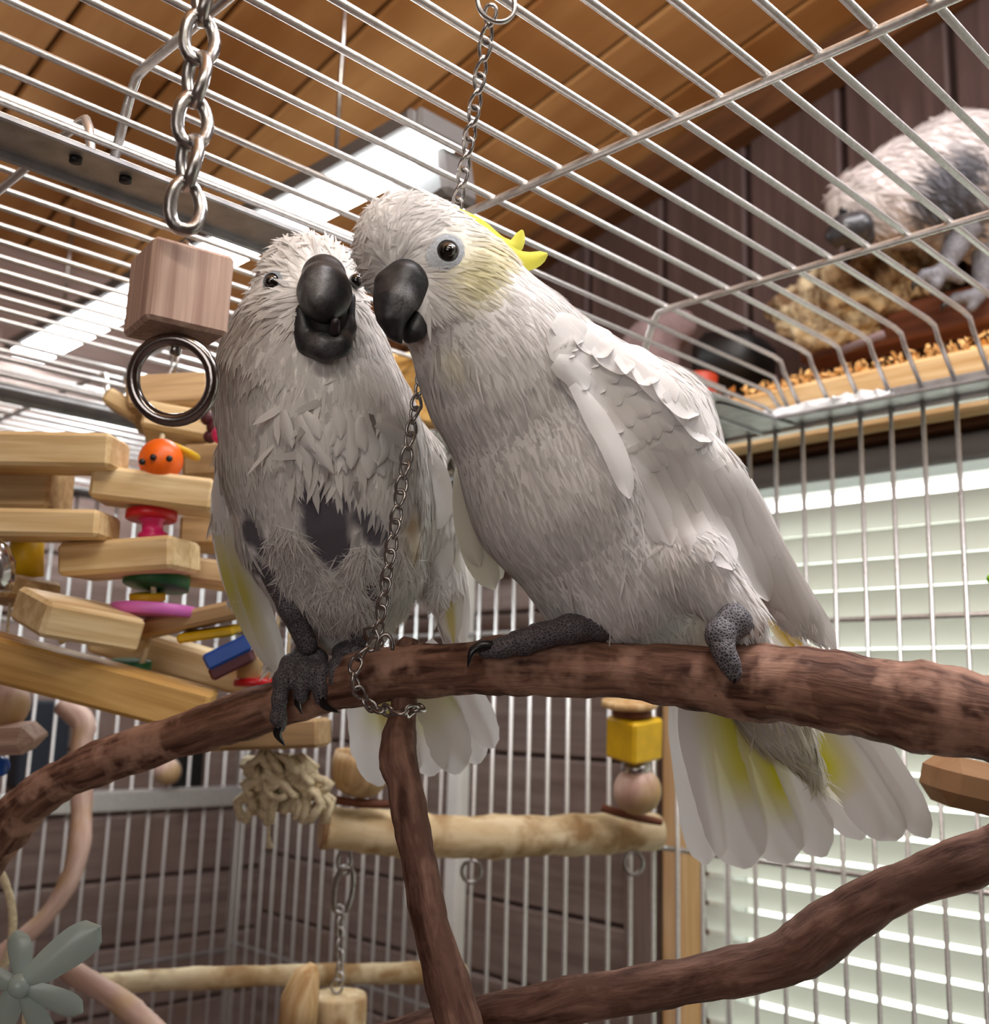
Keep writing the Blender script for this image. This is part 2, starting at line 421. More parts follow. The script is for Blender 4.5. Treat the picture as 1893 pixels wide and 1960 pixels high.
put('edge_strip', MB().box(w3(.967, .58, .3), (.03, 2.0, .004), bev=.001).box(w3(.984, .58, .308), (.004, 2.0, .02), bev=.001), M['plate'], cage, False)
put('gusset_plate', MB().add([w3(.98, .66, .296), w3(.98, .55, .296), w3(.86, .565, .296), w3(.86, .59, .296)], [(0, 1, 2, 3)]), M['plate'], cage, False)
# wall under the window side
wp = part('wall_panel', cage)
for z in (.092, -.148, -.388, -.63): put('cross_wire', MB().tube([w3(.9845, -.42, z), w3(.9845, 1.585, z)], .003, 8), M['galv'], wp)
put('edge_strip', MB().box(w3(.99, .58, .296), (.012, 2.02, .006), bev=.001), M['galv'], wp)
wires(wp, MB().tube([(.981, 0, .298 + ZC), (.981, 0, -1.1 + ZC)], WR, 8), [(0, Y0 + k * PITCH, 0) for k in range(-25, 38)])
# wall at the left end
wp = part('wall_panel', cage)
for z in (.10, -.40, -.64): put('cross_wire', MB().tube([w3(-.2, 1.583, z), w3(.98, 1.583, z)], .003, 8), M['galv'], wp)
put('edge_strip', MB().box(w3(.4, 1.572, -.158), (1.16, .03, .030), bev=.002), M['galv'], wp, False)
wires(wp, MB().tube([(0, 1.579, .298 + ZC), (0, 1.579, -1.1 + ZC)], WR, 8), [(.981 - k * .0318, 0, 0) for k in range(0, 32)])
put('corner_post', MB().box(w3(.99, 1.59, -.4), (.014, .014, 1.4), bev=.002), M['galv'], cage, False)
put('door_post', MB().box(w3(.987, 1.058, -.4), (.02, .026, 1.38), bev=.003), M['white'], cage, False, label='white post between the wires of the cage wall')
# ------------------------------------------------------------------ bodies: smooth solids blended from capsules, then meshed
def cc(px, py, Z): return np.array([(px - CX) / FPX * Z, (py - CY) / FPX * Z, Z])      # camera frame
class Solid:
    """prims are (a, b, ra, rb, zs): tapered capsule in the camera frame, zs flattens it front to back; r in picture pixels at its depth"""
    def __init__(s, k=.012): s.p = []; s.k = k
    def cap(s, a, b=None, k=None, zs=1.0, cut=False):
        b = b or a; A = cc(*a[:3]); B = cc(*b[:3])
        s.p.append((A, B, a[3] * a[2] / FPX, b[3] * b[2] / FPX, zs, s.k if k is None else k, cut)); return s
    def chain(s, pts, **kw):
        for a, b in zip(pts[:-1], pts[1:]): s.cap(a, b, **kw)
        return s
    def f(s, q):
        d = None
        for A, B, ra, rb, zs, k, cut in s.p:
            sc = np.array([1, 1, 1 / zs]); a = A * sc; b = B * sc; p = q * sc
            ba = b - a; L = max(ba @ ba, 1e-12); h = np.clip(((p - a) @ ba) / L, 0, 1)
            e = np.linalg.norm(p - a - h[..., None] * ba, axis=-1) - (ra + (rb - ra) * h)
            e = e * min(1.0, zs) if zs < 1 else e
            if d is None: d = e
            elif cut:
                hh = np.clip(.5 - .5 * (d + e) / k, 0, 1); d = d * (1 - hh) - e * hh + k * hh * (1 - hh)
            else:
                hh = np.clip(.5 + .5 * (d - e) / k, 0, 1); d = d * (1 - hh) + e * hh - k * hh * (1 - hh)
        return d
    def bounds(s):
        lo = np.min([np.minimum(A, B) - max(ra, rb) * max(1, zs) for A, B, ra, rb, zs, k, c in s.p], 0)
        hi = np.max([np.maximum(A, B) + max(ra, rb) * max(1, zs) for A, B, ra, rb, zs, k, c in s.p], 0)
        return lo - .006, hi + .006
    def mesh(s, h=.003):
        lo, hi = s.bounds(); n = np.ceil((hi - lo) / h).astype(int) + 1
        ax = [lo[i] + np.arange(n[i]) * h for i in range(3)]
        D = np.empty(n)
        for i in range(n[0]):
            g = np.stack(np.meshgrid([ax[0][i]], ax[1], ax[2], indexing='ij'), -1); D[i] = s.f(g)[0]
        return surface_nets(D, lo, h)
    def depth(s, px, py, z0=.35, z1=None):
        """distance ahead of the lens at which each sight line enters the solid (nan: it misses)"""
        px = np.asarray(px, float); py = np.asarray(py, float)
        d = np.stack([(px - CX) / FPX, (py - CY) / FPX, np.ones_like(px)], -1)
        lo, hi = s.bounds(); z = np.full(px.shape, lo[2]); far = hi[2]
        for _ in range(90): z = np.minimum(z + s.f(d * z[..., None]) * .75, far + .01)
        bad = s.f(d * z[..., None]) > 8e-4
        return np.where(bad, np.nan, z)
def surface_nets(D, lo, h):
    n = D.shape; ins = D < 0
    corn = [(i, j, k) for i in (0, 1) for j in (0, 1) for k in (0, 1)]
    sl = lambda c: tuple(slice(c[a], n[a] - 1 + c[a]) for a in range(3))
    cnt = sum(ins[sl(c)].astype(int) for c in corn)
    act = (cnt > 0) & (cnt < 8); idx = np.full(act.shape, -1); ii = np.argwhere(act); idx[act] = np.arange(len(ii))
    acc = np.zeros((len(ii), 3)); num = np.zeros(len(ii))
    for c in corn:
        for a in range(3):
            if c[a]: continue
            e = list(c); e[a] = 1
            v0 = D[tuple((ii + c).T)]; v1 = D[tuple((ii + e).T)]; x = (v0 < 0) != (v1 < 0)
            t = np.where(x, v0 / np.where(x, v0 - v1, 1), 0)
            p = np.broadcast_to(np.array(c, float), (len(ii), 3)).copy(); p[:, a] += t
            acc[x] += p[x]; num += x
    V = lo + h * (ii + acc / num[:, None]); F = []
    for a in range(3):
        b, c = (a + 1) % 3, (a + 2) % 3
        s0 = [slice(None)] * 3; s1 = [slice(None)] * 3; s0[a] = slice(0, -1); s1[a] = slice(1, None)
        for s_ in (s0, s1):
            s_[b] = slice(1, n[b] - 1); s_[c] = slice(1, n[c] - 1)
        A = ins[tuple(s0)]; B = ins[tuple(s1)]; e = np.argwhere(A != B); fl = A[tuple(e.T)]
        off = np.zeros(3, int); off[b] = 1; off[c] = 1; e = e + off
        def at(db, dc):
            q = e.copy(); q[:, b] += db; q[:, c] += dc; return idx[tuple(q.T)]
        Q = np.stack([at(-1, -1), at(0, -1), at(0, 0), at(-1, 0)], 1); Q[~fl] = Q[~fl][:, ::-1]; F.append(Q)
    return V, np.concatenate(F)
def normals(V, F):
    n = np.cross(V[F[:, 2]] - V[F[:, 0]], V[F[:, 3]] - V[F[:, 1]]); N = np.zeros_like(V)
    for k in range(4): np.add.at(N, F[:, k], n)
    return N / (np.linalg.norm(N, axis=1)[:, None] + 1e-12)
def tint(Vc, base, spots):
    """own colouring: base plus soft spots ((px,py,Z), radius px, colour, strength) placed on the body"""
    C = np.tile(np.array(base, float), (len(Vc), 1))
    for q, r, col, st in spots:
        d = np.linalg.norm(Vc - cc(*q), axis=1) / (r * q[2] / FPX); w = st * np.clip(1.35 - d, 0, 1) ** 1.0
        w = np.clip(w, 0, 1)[:, None]; C = C * (1 - w) + np.array(col) * w
    return C
def solid_mesh(name, s, h, mat, parent, col=(.8, .8, .8), spots=(), noise=0, label=None, kind=None, keep=False):
    Vc, F = s.mesh(h)
    C = tint(Vc, col, spots)
    if noise: C = np.clip(C * (1 + noise * (rng.random((len(C), 1)) - .5)), 0, 1)
    o = put(name, MB().add(cam2w(Vc), F, cam2w(Vc), C), mat, parent, True, label=label, kind=kind,
            origin=None if parent is not None else None)
    return (o, Vc, F, C) if keep else o

def plumage(name, parent, mat, Vc, F, C, n, flow, ln, wd, lift=.22, skip=(), jit=.35, sink=.0, nseg=3, bend=.5, only=None, shade=.05, soft=.10):
    """small soft feather blades combed over a body; flow(points) gives the camera-frame direction they lie in"""
    N = normals(Vc, F)
    tri = np.concatenate([F[:, [0, 1, 2]], F[:, [0, 2, 3]]])
    ar = np.linalg.norm(np.cross(Vc[tri[:, 1]] - Vc[tri[:, 0]], Vc[tri[:, 2]] - Vc[tri[:, 0]]), axis=1)
    t = tri[rng.choice(len(tri), n, p=ar / ar.sum())]; u = rng.random((n, 2)); fl = u.sum(1) > 1; u[fl] = 1 - u[fl]
    bw = np.stack([1 - u.sum(1), u[:, 0], u[:, 1]], 1)
    p = (Vc[t] * bw[..., None]).sum(1); nn = (N[t] * bw[..., None]).sum(1); c = (C[t] * bw[..., None]).sum(1)
    ok = np.ones(n, bool)
    for q, r in skip: ok &= np.linalg.norm(p - cc(*q), axis=1) > r * q[2] / FPX
    if only is not None: ok &= only(p)
    p, nn, c = p[ok], nn[ok], c[ok]; n = len(p)
    nn /= np.linalg.norm(nn, axis=1)[:, None]
    d = flow(p) + jit * rng.normal(size=(n, 3)); d -= nn * (d * nn).sum(1)[:, None]; d /= np.linalg.norm(d, axis=1)[:, None] + 1e-9
    sd = np.cross(nn, d); L = (ln * (.6 + .8 * rng.random(n)))[:, None]; Wd = (wd * (.6 + .8 * rng.random(n)))[:, None]
    li = (lift * (.4 + 1.2 * rng.random(n)))[:, None]
    V = []; T = np.linspace(0, 1, nseg + 1)
    for tt in T:
        ctr = p - nn * sink + d * L * tt + nn * L * li * (tt - bend * tt * tt)
        if tt == 1: V.append(ctr)
        else:
            w = Wd * (.55 + .45 * math.sin(math.pi * min(1, tt * 1.25))) * .5
            V += [ctr - sd * w, ctr + sd * w]
    m = len(V); V = np.stack(V, 1).reshape(-1, 3)
    base = (np.arange(n) * m)[:, None]; Fs = []
    for i in range(nseg - 1): Fs.append(base + np.array([2 * i + 1, 2 * i, 2 * i + 2, 2 * i + 3]))
    quads = np.concatenate(Fs); tris = base + np.array([2 * nseg - 1, 2 * nseg - 2, 2 * nseg])
    c = np.clip(c * (1 + shade * (rng.random((n, 1)) - .6)), 0, 1)
    W = cam2w(V); org = WLOC[parent.name]
    me = bpy.data.meshes.new(name); me.from_pydata((W - org).tolist(), [], quads.tolist() + tris.tolist())
    at = me.attributes.new('col', 'FLOAT_COLOR', 'POINT')
    at.data.foreach_set('color', np.concatenate([np.repeat(c, m, 0), np.ones((n * m, 1))], 1).astype(np.float32).ravel())
    me.materials.append(mat); me.polygons.foreach_set('use_smooth', [True] * len(me.polygons))
    sn = nn + soft * rng.normal(size=(n, 3)); sn /= np.linalg.norm(sn, axis=1)[:, None]      # soft plumage shades like the body it covers
    me.normals_split_custom_set_from_vertices((np.repeat(sn, m, 0) @ RC.T).tolist())
    o = bpy.data.objects.new(name, me); S.collection.objects.link(o); o.parent = parent; WLOC[o.name] = org
    o['kind'] = 'stuff'
    return o
def feather(name, parent, mat, path, w, solid=None, zs=None, off=.0008, dome=.12, col=None, tip=.30, base=.45, nl=12, groove=.05, wav=0.0, label=None, side=0.0, tilt=0.0, lift=0.0):
    """one vaned feather: path = picture-plane centre line (px,py), w = full width in px; lies on `solid`, or at depths zs along its length"""
    path = smooth_path(path, nl); T = np.linspace(0, 1, nl)
    tg = np.gradient(path, axis=0); tg /= np.linalg.norm(tg, axis=1)[:, None]; nr = np.stack([-tg[:, 1], tg[:, 0]], 1)
    prof = np.minimum(1, base + 1.5 * T) * np.sqrt(np.clip(1 - np.clip((T - (1 - tip)) / tip, 0, 1) ** 2.2, 0.0, 1)); prof[-1] = .12
    vs = np.array([-1, -.6, -.2, -.03, .03, .2, .6, 1.]); nw = len(vs)
    wv = 1 + wav * (rng.random((nl, nw)) - .5) * (np.abs(vs) > .9) * T[:, None]
    pxy = path[:, None] + nr[:, None] * (vs[None, :] * (w / 2) * prof[:, None] * wv)[..., None] + (nr * (side * w * T ** 2)[:, None])[:, None]
    if zs is not None:
        Z = np.interp(T, np.linspace(0, 1, len(zs)), zs)[:, None] + np.zeros(nw)
    else:
        zz = solid.depth(pxy[..., 0], pxy[..., 1]); A = np.stack([np.ones(zz.size), np.repeat(T, nw), np.tile(vs, nl), np.repeat(T, nw) ** 2, np.tile(vs, nl) * np.repeat(T, nw)], 1)
        g = ~np.isnan(zz.ravel())
        if g.sum() < 6: Z = np.full(zz.shape, np.nanmean(zz) if g.any() else solid.p[0][0][2])
        else:
            co = np.linalg.lstsq(A[g], zz.ravel()[g], rcond=None)[0]; Z = (A @ co).reshape(zz.shape)
            Z = np.where(np.isnan(zz), Z, np.minimum(Z, zz))
    wm = w * np.nanmean(Z) / FPX
    Z = Z - off - lift * T[:, None] ** 2 + tilt * wm * vs[None, :] + dome * wm * (vs ** 2)[None, :] + groove * wm * .12 * (np.abs(vs) < .1)[None, :]
    Vc = np.stack([(pxy[..., 0] - CX) / FPX * Z, (pxy[..., 1] - CY) / FPX * Z, Z], -1).reshape(-1, 3)
    F = [(i * nw + j, i * nw + j + 1, (i + 1) * nw + j + 1, (i + 1) * nw + j) for i in range(nl - 1) for j in range(nw - 1)]
    C = np.tile(np.array(WHITE), (nl * nw, 1))
    if col is not None:
        C = np.array([col(t, v) for t in T for v in vs])
    return put(name, MB().add(cam2w(Vc), F, None, C), mat, parent, True, label=label)
WHITE = (.86, .84, .825); CREAM = (.80, .77, .62); YEL = (.78, .74, .10); SKIN = (.085, .08, .10); GOLD = (.72, .50, .08)
BM = dict(
    body=attr_mat('white_plumage', .85, 0, .25, 260, .15),
    vane=attr_mat('feather_vane', .7, .30, 0, 200, .1),
    down=attr_mat('soft_down', .9, .36, 0, 200, 0),
    beak=plain('dark_beak', '#2b2a2d', .38, 0, .35, 90, .55, .12),
    beak_grey=plain('grey_beak_dust', '#57565a', .55, 0, .3, 140, .3),
    beak_grey2=plain('worn_grey_beak', '#39383c', .4, 0, .35, 70, .6, .1),
    beakc=attr_mat('dusty_dark_beak', .42, 0, .5, 120, 0, .5),
    eye=plain('black_eye', '#040404', .05, coat=1.0),
    iris=plain('dark_brown_iris', '#080605', .12, coat=.8),
    lid=plain('pale_blue_eye_skin', '#b9bdc4', .6, 0, .3, 500, .1),
    foot=None, claw=plain('black_claw', '#131214', .3, 0, .2, 120, .3),
    tongue=plain('dark_tongue', '#2a2226', .45),
    maw=plain('mouth_inside', '#050405', .6),
)
def scaly(name, c1, c2, sc=560):
    m, nt, b = node_mat(name); tc = nd(nt, 'ShaderNodeTexCoord')
    vo = nd(nt, 'ShaderNodeTexVoronoi', feature='DISTANCE_TO_EDGE', Scale=sc); nt.links.new(tc.outputs['Object'], vo.inputs['Vector'])
    cr = nd(nt, 'ShaderNodeValToRGB'); cr.color_ramp.elements[0].position = .03; cr.color_ramp.elements[1].position = .16
    cr.color_ramp.elements[0].color = hexc(c2) + (1,); cr.color_ramp.elements[1].color = hexc(c1) + (1,)
    nt.links.new(vo.outputs['Distance'], cr.inputs['Fac']); nt.links.new(cr.outputs['Color'], b.inputs['Base Color'])
    bp = nd(nt, 'ShaderNodeBump', Strength=.7, Distance=.0012); nt.links.new(vo.outputs['Distance'], bp.inputs['Height'])
    nt.links.new(bp.outputs['Normal'], b.inputs['Normal']); b.inputs['Roughness'].default_value = .6
    return m
BM['foot'] = scaly('scaly_grey_skin', '#3b3a40', '#8a888c')
BM['foot_dark'] = scaly('scaly_dark_skin', '#37333a', '#6a6568', 620)
# ------------------------------------------------------------------ perch branches
def branch(name, pts, label, mat, seg=22, n=90, rough=.05, group=None, bumps=()):
    """pts: (px, py, distance, radius px)"""
    q = smooth_path(pts, n); c = np.array([P(*r[:3]) for r in q]); rad = q[:, 3] * q[:, 2] / FPX
    s_ = np.cumsum(np.r_[0, np.linalg.norm(np.diff(c, axis=0), axis=1)])
    wob = sum(a * np.sin(s_ * f + ph) for a, f, ph in ((.05, 60, rng.random() * 6), (.035, 140, rng.random() * 6), (.02, 330, 1)))
    return tag(put(name, MB().tube(c, rad * (1 + wob), seg, rough=rough), mat), label, 'branch', group)
M['bark'] = wood('brown_bark', '#45291f', '#a67d68', (150, 150, 16), .7, .9, .0025, patch='#b08a76', pscale=38, detail=8, lo=.36, hi=.72)
M['bark2'] = wood('rough_bark', '#4b3026', '#a98372', (120, 120, 22), .75, 1.0, .003, patch='#6f5144', pscale=50, detail=8, lo=.35, hi=.72)
M['scar'] = plain('pale_bark_scar', '#8d6c55', .7, bump=.3, bscale=200, var=.2)
MAIN = [(-60, 1680, .77, 48), (0, 1602, .755, 44), (50, 1543, .745, 42), (110, 1498, .735, 41), (200, 1457, .72, 41), (400, 1391, .69, 44), (520, 1352, .665, 46), (700, 1297, .635, 50), (900, 1279, .61, 53), (1000, 1273, .60, 57), (1200, 1284, .59, 56), (1400, 1304, .575, 66), (1530, 1312, .56, 78), (1700, 1343, .54, 81), (1893, 1374, .52, 83), (2000, 1396, .51, 84), (2350, 1470, .50, 84), (2700, 1530, .51, 82)]
b1 = branch('perch_branch', MAIN, 'thick brown bark perch on which both white cockatoos in front stand', M['bark'], 30, 170)
mp = np.array(MAIN)
def on_main(px, dy=0, out=0.0):
    """point on the front of the main perch: dy in radii above (-) or below (+) its middle"""
    y = np.interp(px, mp[:, 0], mp[:, 1]); Z = np.interp(px, mp[:, 0], mp[:, 2]); r = np.interp(px, mp[:, 0], mp[:, 3])
    return px, y + dy * r, Z - math.sqrt(max(0, 1 - dy * dy)) * r * Z / FPX - out
sc = smooth_path([on_main(x, d) for x, d in ((1368, .42), (1400, .5), (1440, .52), (1475, .6), (1530, .62), (1590, .72), (1640, .70), (1680, .78))], 40)
mbs = MB().tube([P(*r) for r in sc], .0016, 6); put('bark_scar', mbs, M['scar'], b1, label='pale winding scar in the bark')
b2 = branch('forked_branch', [(786, 1222, .628, 14), (782, 1240, .628, 22), (776, 1300, .628, 26), (772, 1360, .622, 27), (764, 1410, .612, 33), (762, 1455, .605, 38), (774, 1500, .60, 33), (788, 1580, .59, 33), (806, 1670, .58, 35), (822, 1760, .57, 37), (850, 1860, .56, 40), (884, 1975, .55, 43), (910, 2050, .545, 44)],
       'upright brown stick running down from the chain-wrapped middle of the main perch', M['bark2'], 22, 80)
b3 = branch('lower_branch', [(560, 2040, .63, 36), (760, 1990, .62, 38), (900, 1955, .61, 40), (1050, 1921, .60, 42), (1200, 1898, .59, 41), (1375, 1866, .58, 46), (1507, 1832, .57, 48), (1610, 1762, .565, 54), (1716, 1701, .56, 46), (1893, 1636, .55, 48), (2000, 1598, .545, 48), (2350, 1640, .56, 50), (2700, 1700, .58, 50)],
       'brown branch with a bend rising across the lower right corner below the main perch', M['bark2'], 24, 90)

# ------------------------------------------------------------------ right-hand cockatoo
def cone_tube(name, pts, parent, mat, n=10, seg=10, label=None):
    q = smooth_path(pts, n)
    return put(name, MB().tube([P(*r[:3]) for r in q], np.maximum(q[:, 3], .4) * q[:, 2] / FPX, seg), mat, parent, True, label=label)
def eye_parts(parent, body, px, py, r, ring=0, zc=None, squash=1.0, face=None):
    z = float(np.nanmin(body.depth(np.array([px]), np.array([py])))) if zc is None else zc
    rm = r * z / FPX; ax = unit(face if face is not None else np.array([0, 0, -1.]))
    c = cc(px, py, z); axw = RC @ ax
    if ring:
        rr = ring * z / FPX; mb = MB()
        pr = [(-.004, rr * 1.0)]
        for i in range(13):
            t = i / 12; pr.append((-.0022 + .0044 * t + (.0006 if i % 2 else -.0002), rr * (1 - t) + rm * .92 * t))
        pr.append((-.002, rm * .8))
        put('eye_ring', mb.lathe(cam2w(c), axw, pr, 28), BM['lid'], parent, True, label='wrinkled pale blue skin round the eye')
    e = put('eye', MB().ball(cam2w(c - ax * rm * .15), rm, 20, 12, axw), BM['iris'], parent)
    put('pupil', MB().ball(cam2w(c + ax * rm * .40), rm * .62, 16, 10, axw), BM['eye'], e)
    return c

B2 = Solid(.016)
B2.cap((828, 510, .580, 110), (880, 566, .586, 112)).cap((766, 463, .576, 85), k=.020).cap((842, 600, .575, 92), (862, 668, .580, 50), k=.010)
B2.chain([(885, 566, .586, 113), (965, 700, .600, 156), (1082, 940, .615, 176), (1172, 1092, .622, 146), (1335, 1165, .645, 100), (1485, 1370, .672, 58), (1556, 1478, .682, 20)])
B2.chain([(1000, 650, .622, 96), (1240, 820, .650, 118), (1410, 1070, .662, 70)])
B2.chain([(1128, 702, .590, 64), (1238, 806, .592, 88), (1338, 934, .603, 82), (1428, 1060, .618, 58), (1520, 1170, .634, 30), (1572, 1222, .642, 12)], zs=.6, k=.008)
B2.cap((1322, 1078, .590, 78), (1420, 1180, .578, 46), k=.012)
c2 = thing('cockatoo', 'white cockatoo with yellow crest leaning its head over from the right side of the perch', 'bird', P(1250, 1240, .61), 'white cockatoos')
spots = [((905, 530, .55), 62, (.80, .74, .40), .7), ((935, 495, .565), 45, (.80, .72, .30), .6), ((865, 690, .56), 34, (.80, .75, .52), .45), ((880, 470, .56), 50, (.82, .78, .56), .4), ((1350, 1190, .62), 60, (.72, .62, .30), .35)]
body2, V2, F2, C2 = solid_mesh('body', B2, .0026, BM['body'], c2, WHITE, spots, keep=True)
bk2 = cc(765, 540, .555)
def flow2(p):
    a = p - bk2; a /= np.linalg.norm(a, axis=1)[:, None] + 1e-9
    h = np.clip(1.3 - np.linalg.norm(p - cc(840, 530, .58), axis=1) / .055, 0, 1)[:, None]
    tail = np.clip((p[:, 1:2] - .055) / .03, 0, 1)
    return a * h * 1.2 + (1 - h) * (np.array([.42, .88, .12]) * (1 - tail) + np.array([.55, .75, .35]) * tail)
skip2 = [((855, 483, .556), 42), ((770, 545, .55), 44), ((775, 590, .55), 40)]
plumage('contour_feathers', c2, BM['down'], V2, F2, C2, 20000, flow2, .011, .0015, .06, skip2, jit=.12, bend=.9)
plumage('face_feathers', c2, BM['down'], V2, F2, C2, 9000, flow2, .0065, .0008, .10, skip2, jit=.16, bend=.9, only=lambda p: np.linalg.norm(p - cc(830, 540, .56), axis=1) < .062)
cheek = lambda p: (np.linalg.norm(p - cc(852, 660, .56), axis=1) < .026)
plumage('cheek_tuft', c2, BM['down'], V2, F2, C2, 700, lambda p: np.tile([.18, .95, .05], (len(p), 1)), .019, .0020, .32, skip2, jit=.14, bend=.6, only=cheek)
thighf = lambda p: np.linalg.norm(p - cc(1390, 1140, .565), axis=1) < .036
plumage('cheek_tuft', c2, BM['down'], V2, F2, C2, 260, lambda p: np.tile([-.25, .95, -.1], (len(p), 1)), .013, .0015, .3, (), jit=.2, bend=.6, only=lambda p: np.linalg.norm(p - cc(842, 600, .553), axis=1) < .010)
plumage('thigh_feathers', c2, BM['down'], V2, F2, C2, 1800, lambda p: np.tile([.55, .83, -.05], (len(p), 1)), .015, .0016, .20, (), jit=.12, bend=.7, only=thighf)
bellyf = lambda p: (np.linalg.norm(p - cc(1230, 1130, .575), axis=1) < .045)
plumage('belly_fluff', c2, BM['down'], V2, F2, C2, 1200, lambda p: np.tile([.35, .9, .0], (len(p), 1)), .018, .0014, .28, (), jit=.3, bend=.5, only=bellyf)

# beak
ub = Solid(.004).chain([(776, 541, .553, 45), (757, 580, .546, 36), (750, 610, .544, 25), (755, 636, .545, 13), (769, 658, .548, 2.5)]).cap((797, 560, .556, 31), (806, 575, .557, 22), k=.007).cap((735, 540, .548, 18), (738, 590, .545, 15), k=.006)
BB = (.020, .020, .023); BG = (.19, .185, .185)
solid_mesh('upper_beak', ub, .0009, BM['beakc'], c2, BB, [((788, 562, .532), 36, BG, 1.0), ((772, 596, .532), 22, BG, .8), ((764, 526, .532), 22, (.06, .06, .06), .7)], noise=.9)
lbk = Solid(.004).chain([(814, 582, .562, 16), (806, 608, .558, 23), (793, 634, .555, 19), (781, 648, .555, 9)])
solid_mesh('lower_beak', lbk, .0009, BM['beakc'], c2, BB, [((808, 610, .545), 24, (.06, .06, .062), .8)], noise=.5)
eye_parts(c2, B2, 856, 483, 23, 43, face=(.25, -.1, -1))
# crest
yc = lambda t, v: np.array(YEL) * (1 - .0 * t) + np.array([.02, .05, .03]) * abs(v)
wc = lambda t, v: np.array(WHITE) * max(0, 1 - 2.5 * t) + np.array(YEL) * min(1, 2.5 * t)
for i, (p_, w_) in enumerate([([(856, 398), (908, 428), (955, 468), (985, 472), (1000, 440)], 34), ([(862, 402), (925, 448), (975, 492), (1012, 500), (1048, 486)], 40), ([(872, 422), (935, 478), (975, 510), (1006, 528)], 40), ([(868, 420), (915, 458), (950, 490)], 34)]):
    feather('crest_feather', c2, BM['vane'], p_, w_, zs=[.583 - .0015 * i, .588 - .0015 * i, .592 - .002 * i], col=yc, tip=.45, base=.5, nl=16, dome=.2)
# left wing: coverts in rows, then the long flight feathers
wing2 = part('wing', c2, 'folded wing on the near side')
Fe = smooth_path([(1066, 650), (1085, 725), (1125, 775), (1180, 838), (1235, 928), (1285, 1000), (1345, 1050), (1410, 1085)], 60)
Be = smooth_path([(1078, 612), (1180, 660), (1257, 702), (1319, 760), (1385, 838), (1434, 908), (1482, 992), (1520, 1072)], 60)
rows = [(.01, 4, 66, 50), (.08, 4, 74, 54), (.15, 4, 82, 58), (.22, 5, 90, 58), (.29, 5, 98, 60), (.36, 6, 106, 58), (.44, 7, 124, 56)]
for r, (t, n_, ln, wd) in enumerate(rows):
    i = int(t * 59); j = min(59, i + 4)
    for k in range(n_):
        s_ = min(.93, max(.11, (k + (.5 if r % 2 else .2)) / n_))
        a = Fe[i] * (1 - s_) + Be[i] * s_; d = unit((Fe[j] - Fe[i]) * (1 - s_) + (Be[j] - Be[i]) * s_)
        d = unit(d + rng.normal(size=2) * .05); nrm = np.array([-d[1], d[0]])
        feather('covert_feather', wing2, BM['vane'], [a - d * ln * .25, a + d * ln * .35, a + d * ln * .8 + nrm * rng.normal() * 3], wd * (1 + .1 * rng.normal()), B2, off=.0040 - .00042 * r + .0001 * (k % 2), dome=.06, nl=10, tip=.42, base=.6, groove=0, lift=.0010, tilt=.015)
fl2 = [([(1190, 850), (1232, 935), (1284, 1045)], 62), ([(1218, 850), (1265, 950), (1318, 1065)], 62), ([(1250, 855), (1302, 960), (1362, 1075)], 60), ([(1280, 862), (1334, 970), (1404, 1090)], 60), ([(1310, 868), (1368, 980), (1440, 1118)], 60), ([(1335, 876), (1400, 995), (1472, 1150)], 58), ([(1360, 884), (1430, 1012), (1508, 1176)], 56), ([(1384, 892), (1458, 1032), (1545, 1206)], 54), ([(1405, 904), (1482, 1060), (1576, 1233)], 50), ([(1425, 922), (1500, 1082), (1600, 1244)], 44)]
for i, (p_, w_) in enumerate(fl2):
    feather('flight_feather', wing2, BM['vane'], p_, w_, B2, off=.0012 + .0002 * i, dome=.07, nl=14, tip=.22, base=.7, groove=.3, tilt=.11)
feather('alula_feather', wing2, BM['vane'], [(1098, 735), (1140, 800), (1178, 870), (1206, 954)], 46, B2, off=.0065, dome=.08, tip=.35, nl=14, base=.5)
feather('alula_feather', wing2, BM['vane'], [(1062, 690), (1095, 712), (1126, 744)], 50, B2, off=.0065, dome=.10, tip=.4, nl=10, base=.6)
gold = lambda t, v: np.array(GOLD) * (1 - .5 * max(0, v)) + np.array(WHITE) * .5 * max(0, v)
for i, p_ in enumerate([[(1425, 1080), (1475, 1150), (1535, 1238)], [(1440, 1110), (1480, 1180), (1520, 1242)]]):
    feather('flight_feather', wing2, BM['vane'], p_, 34, zs=[.652, .655, .658 + .002 * i], col=gold, label='yellow underwing feather')
# the other wing, showing past the breast
wing2b = part('wing', c2, 'edge of the far wing beyond the breast')
cr = lambda t, v: np.array([.80, .77, .66])
for p_, w_, z_ in (([(930, 800), (900, 930), (915, 1040), (960, 1108)], 66, .634), ([(915, 830), (896, 950), (908, 1040), (946, 1128)], 60, .631), ([(905, 850), (890, 930), (893, 1010), (918, 1085)], 40, .628)):
    feather('flight_feather', wing2b, BM['vane'], p_, w_, zs=[z_, z_ + .002, z_ + .004], col=cr, nl=16, tip=.25, base=.6)
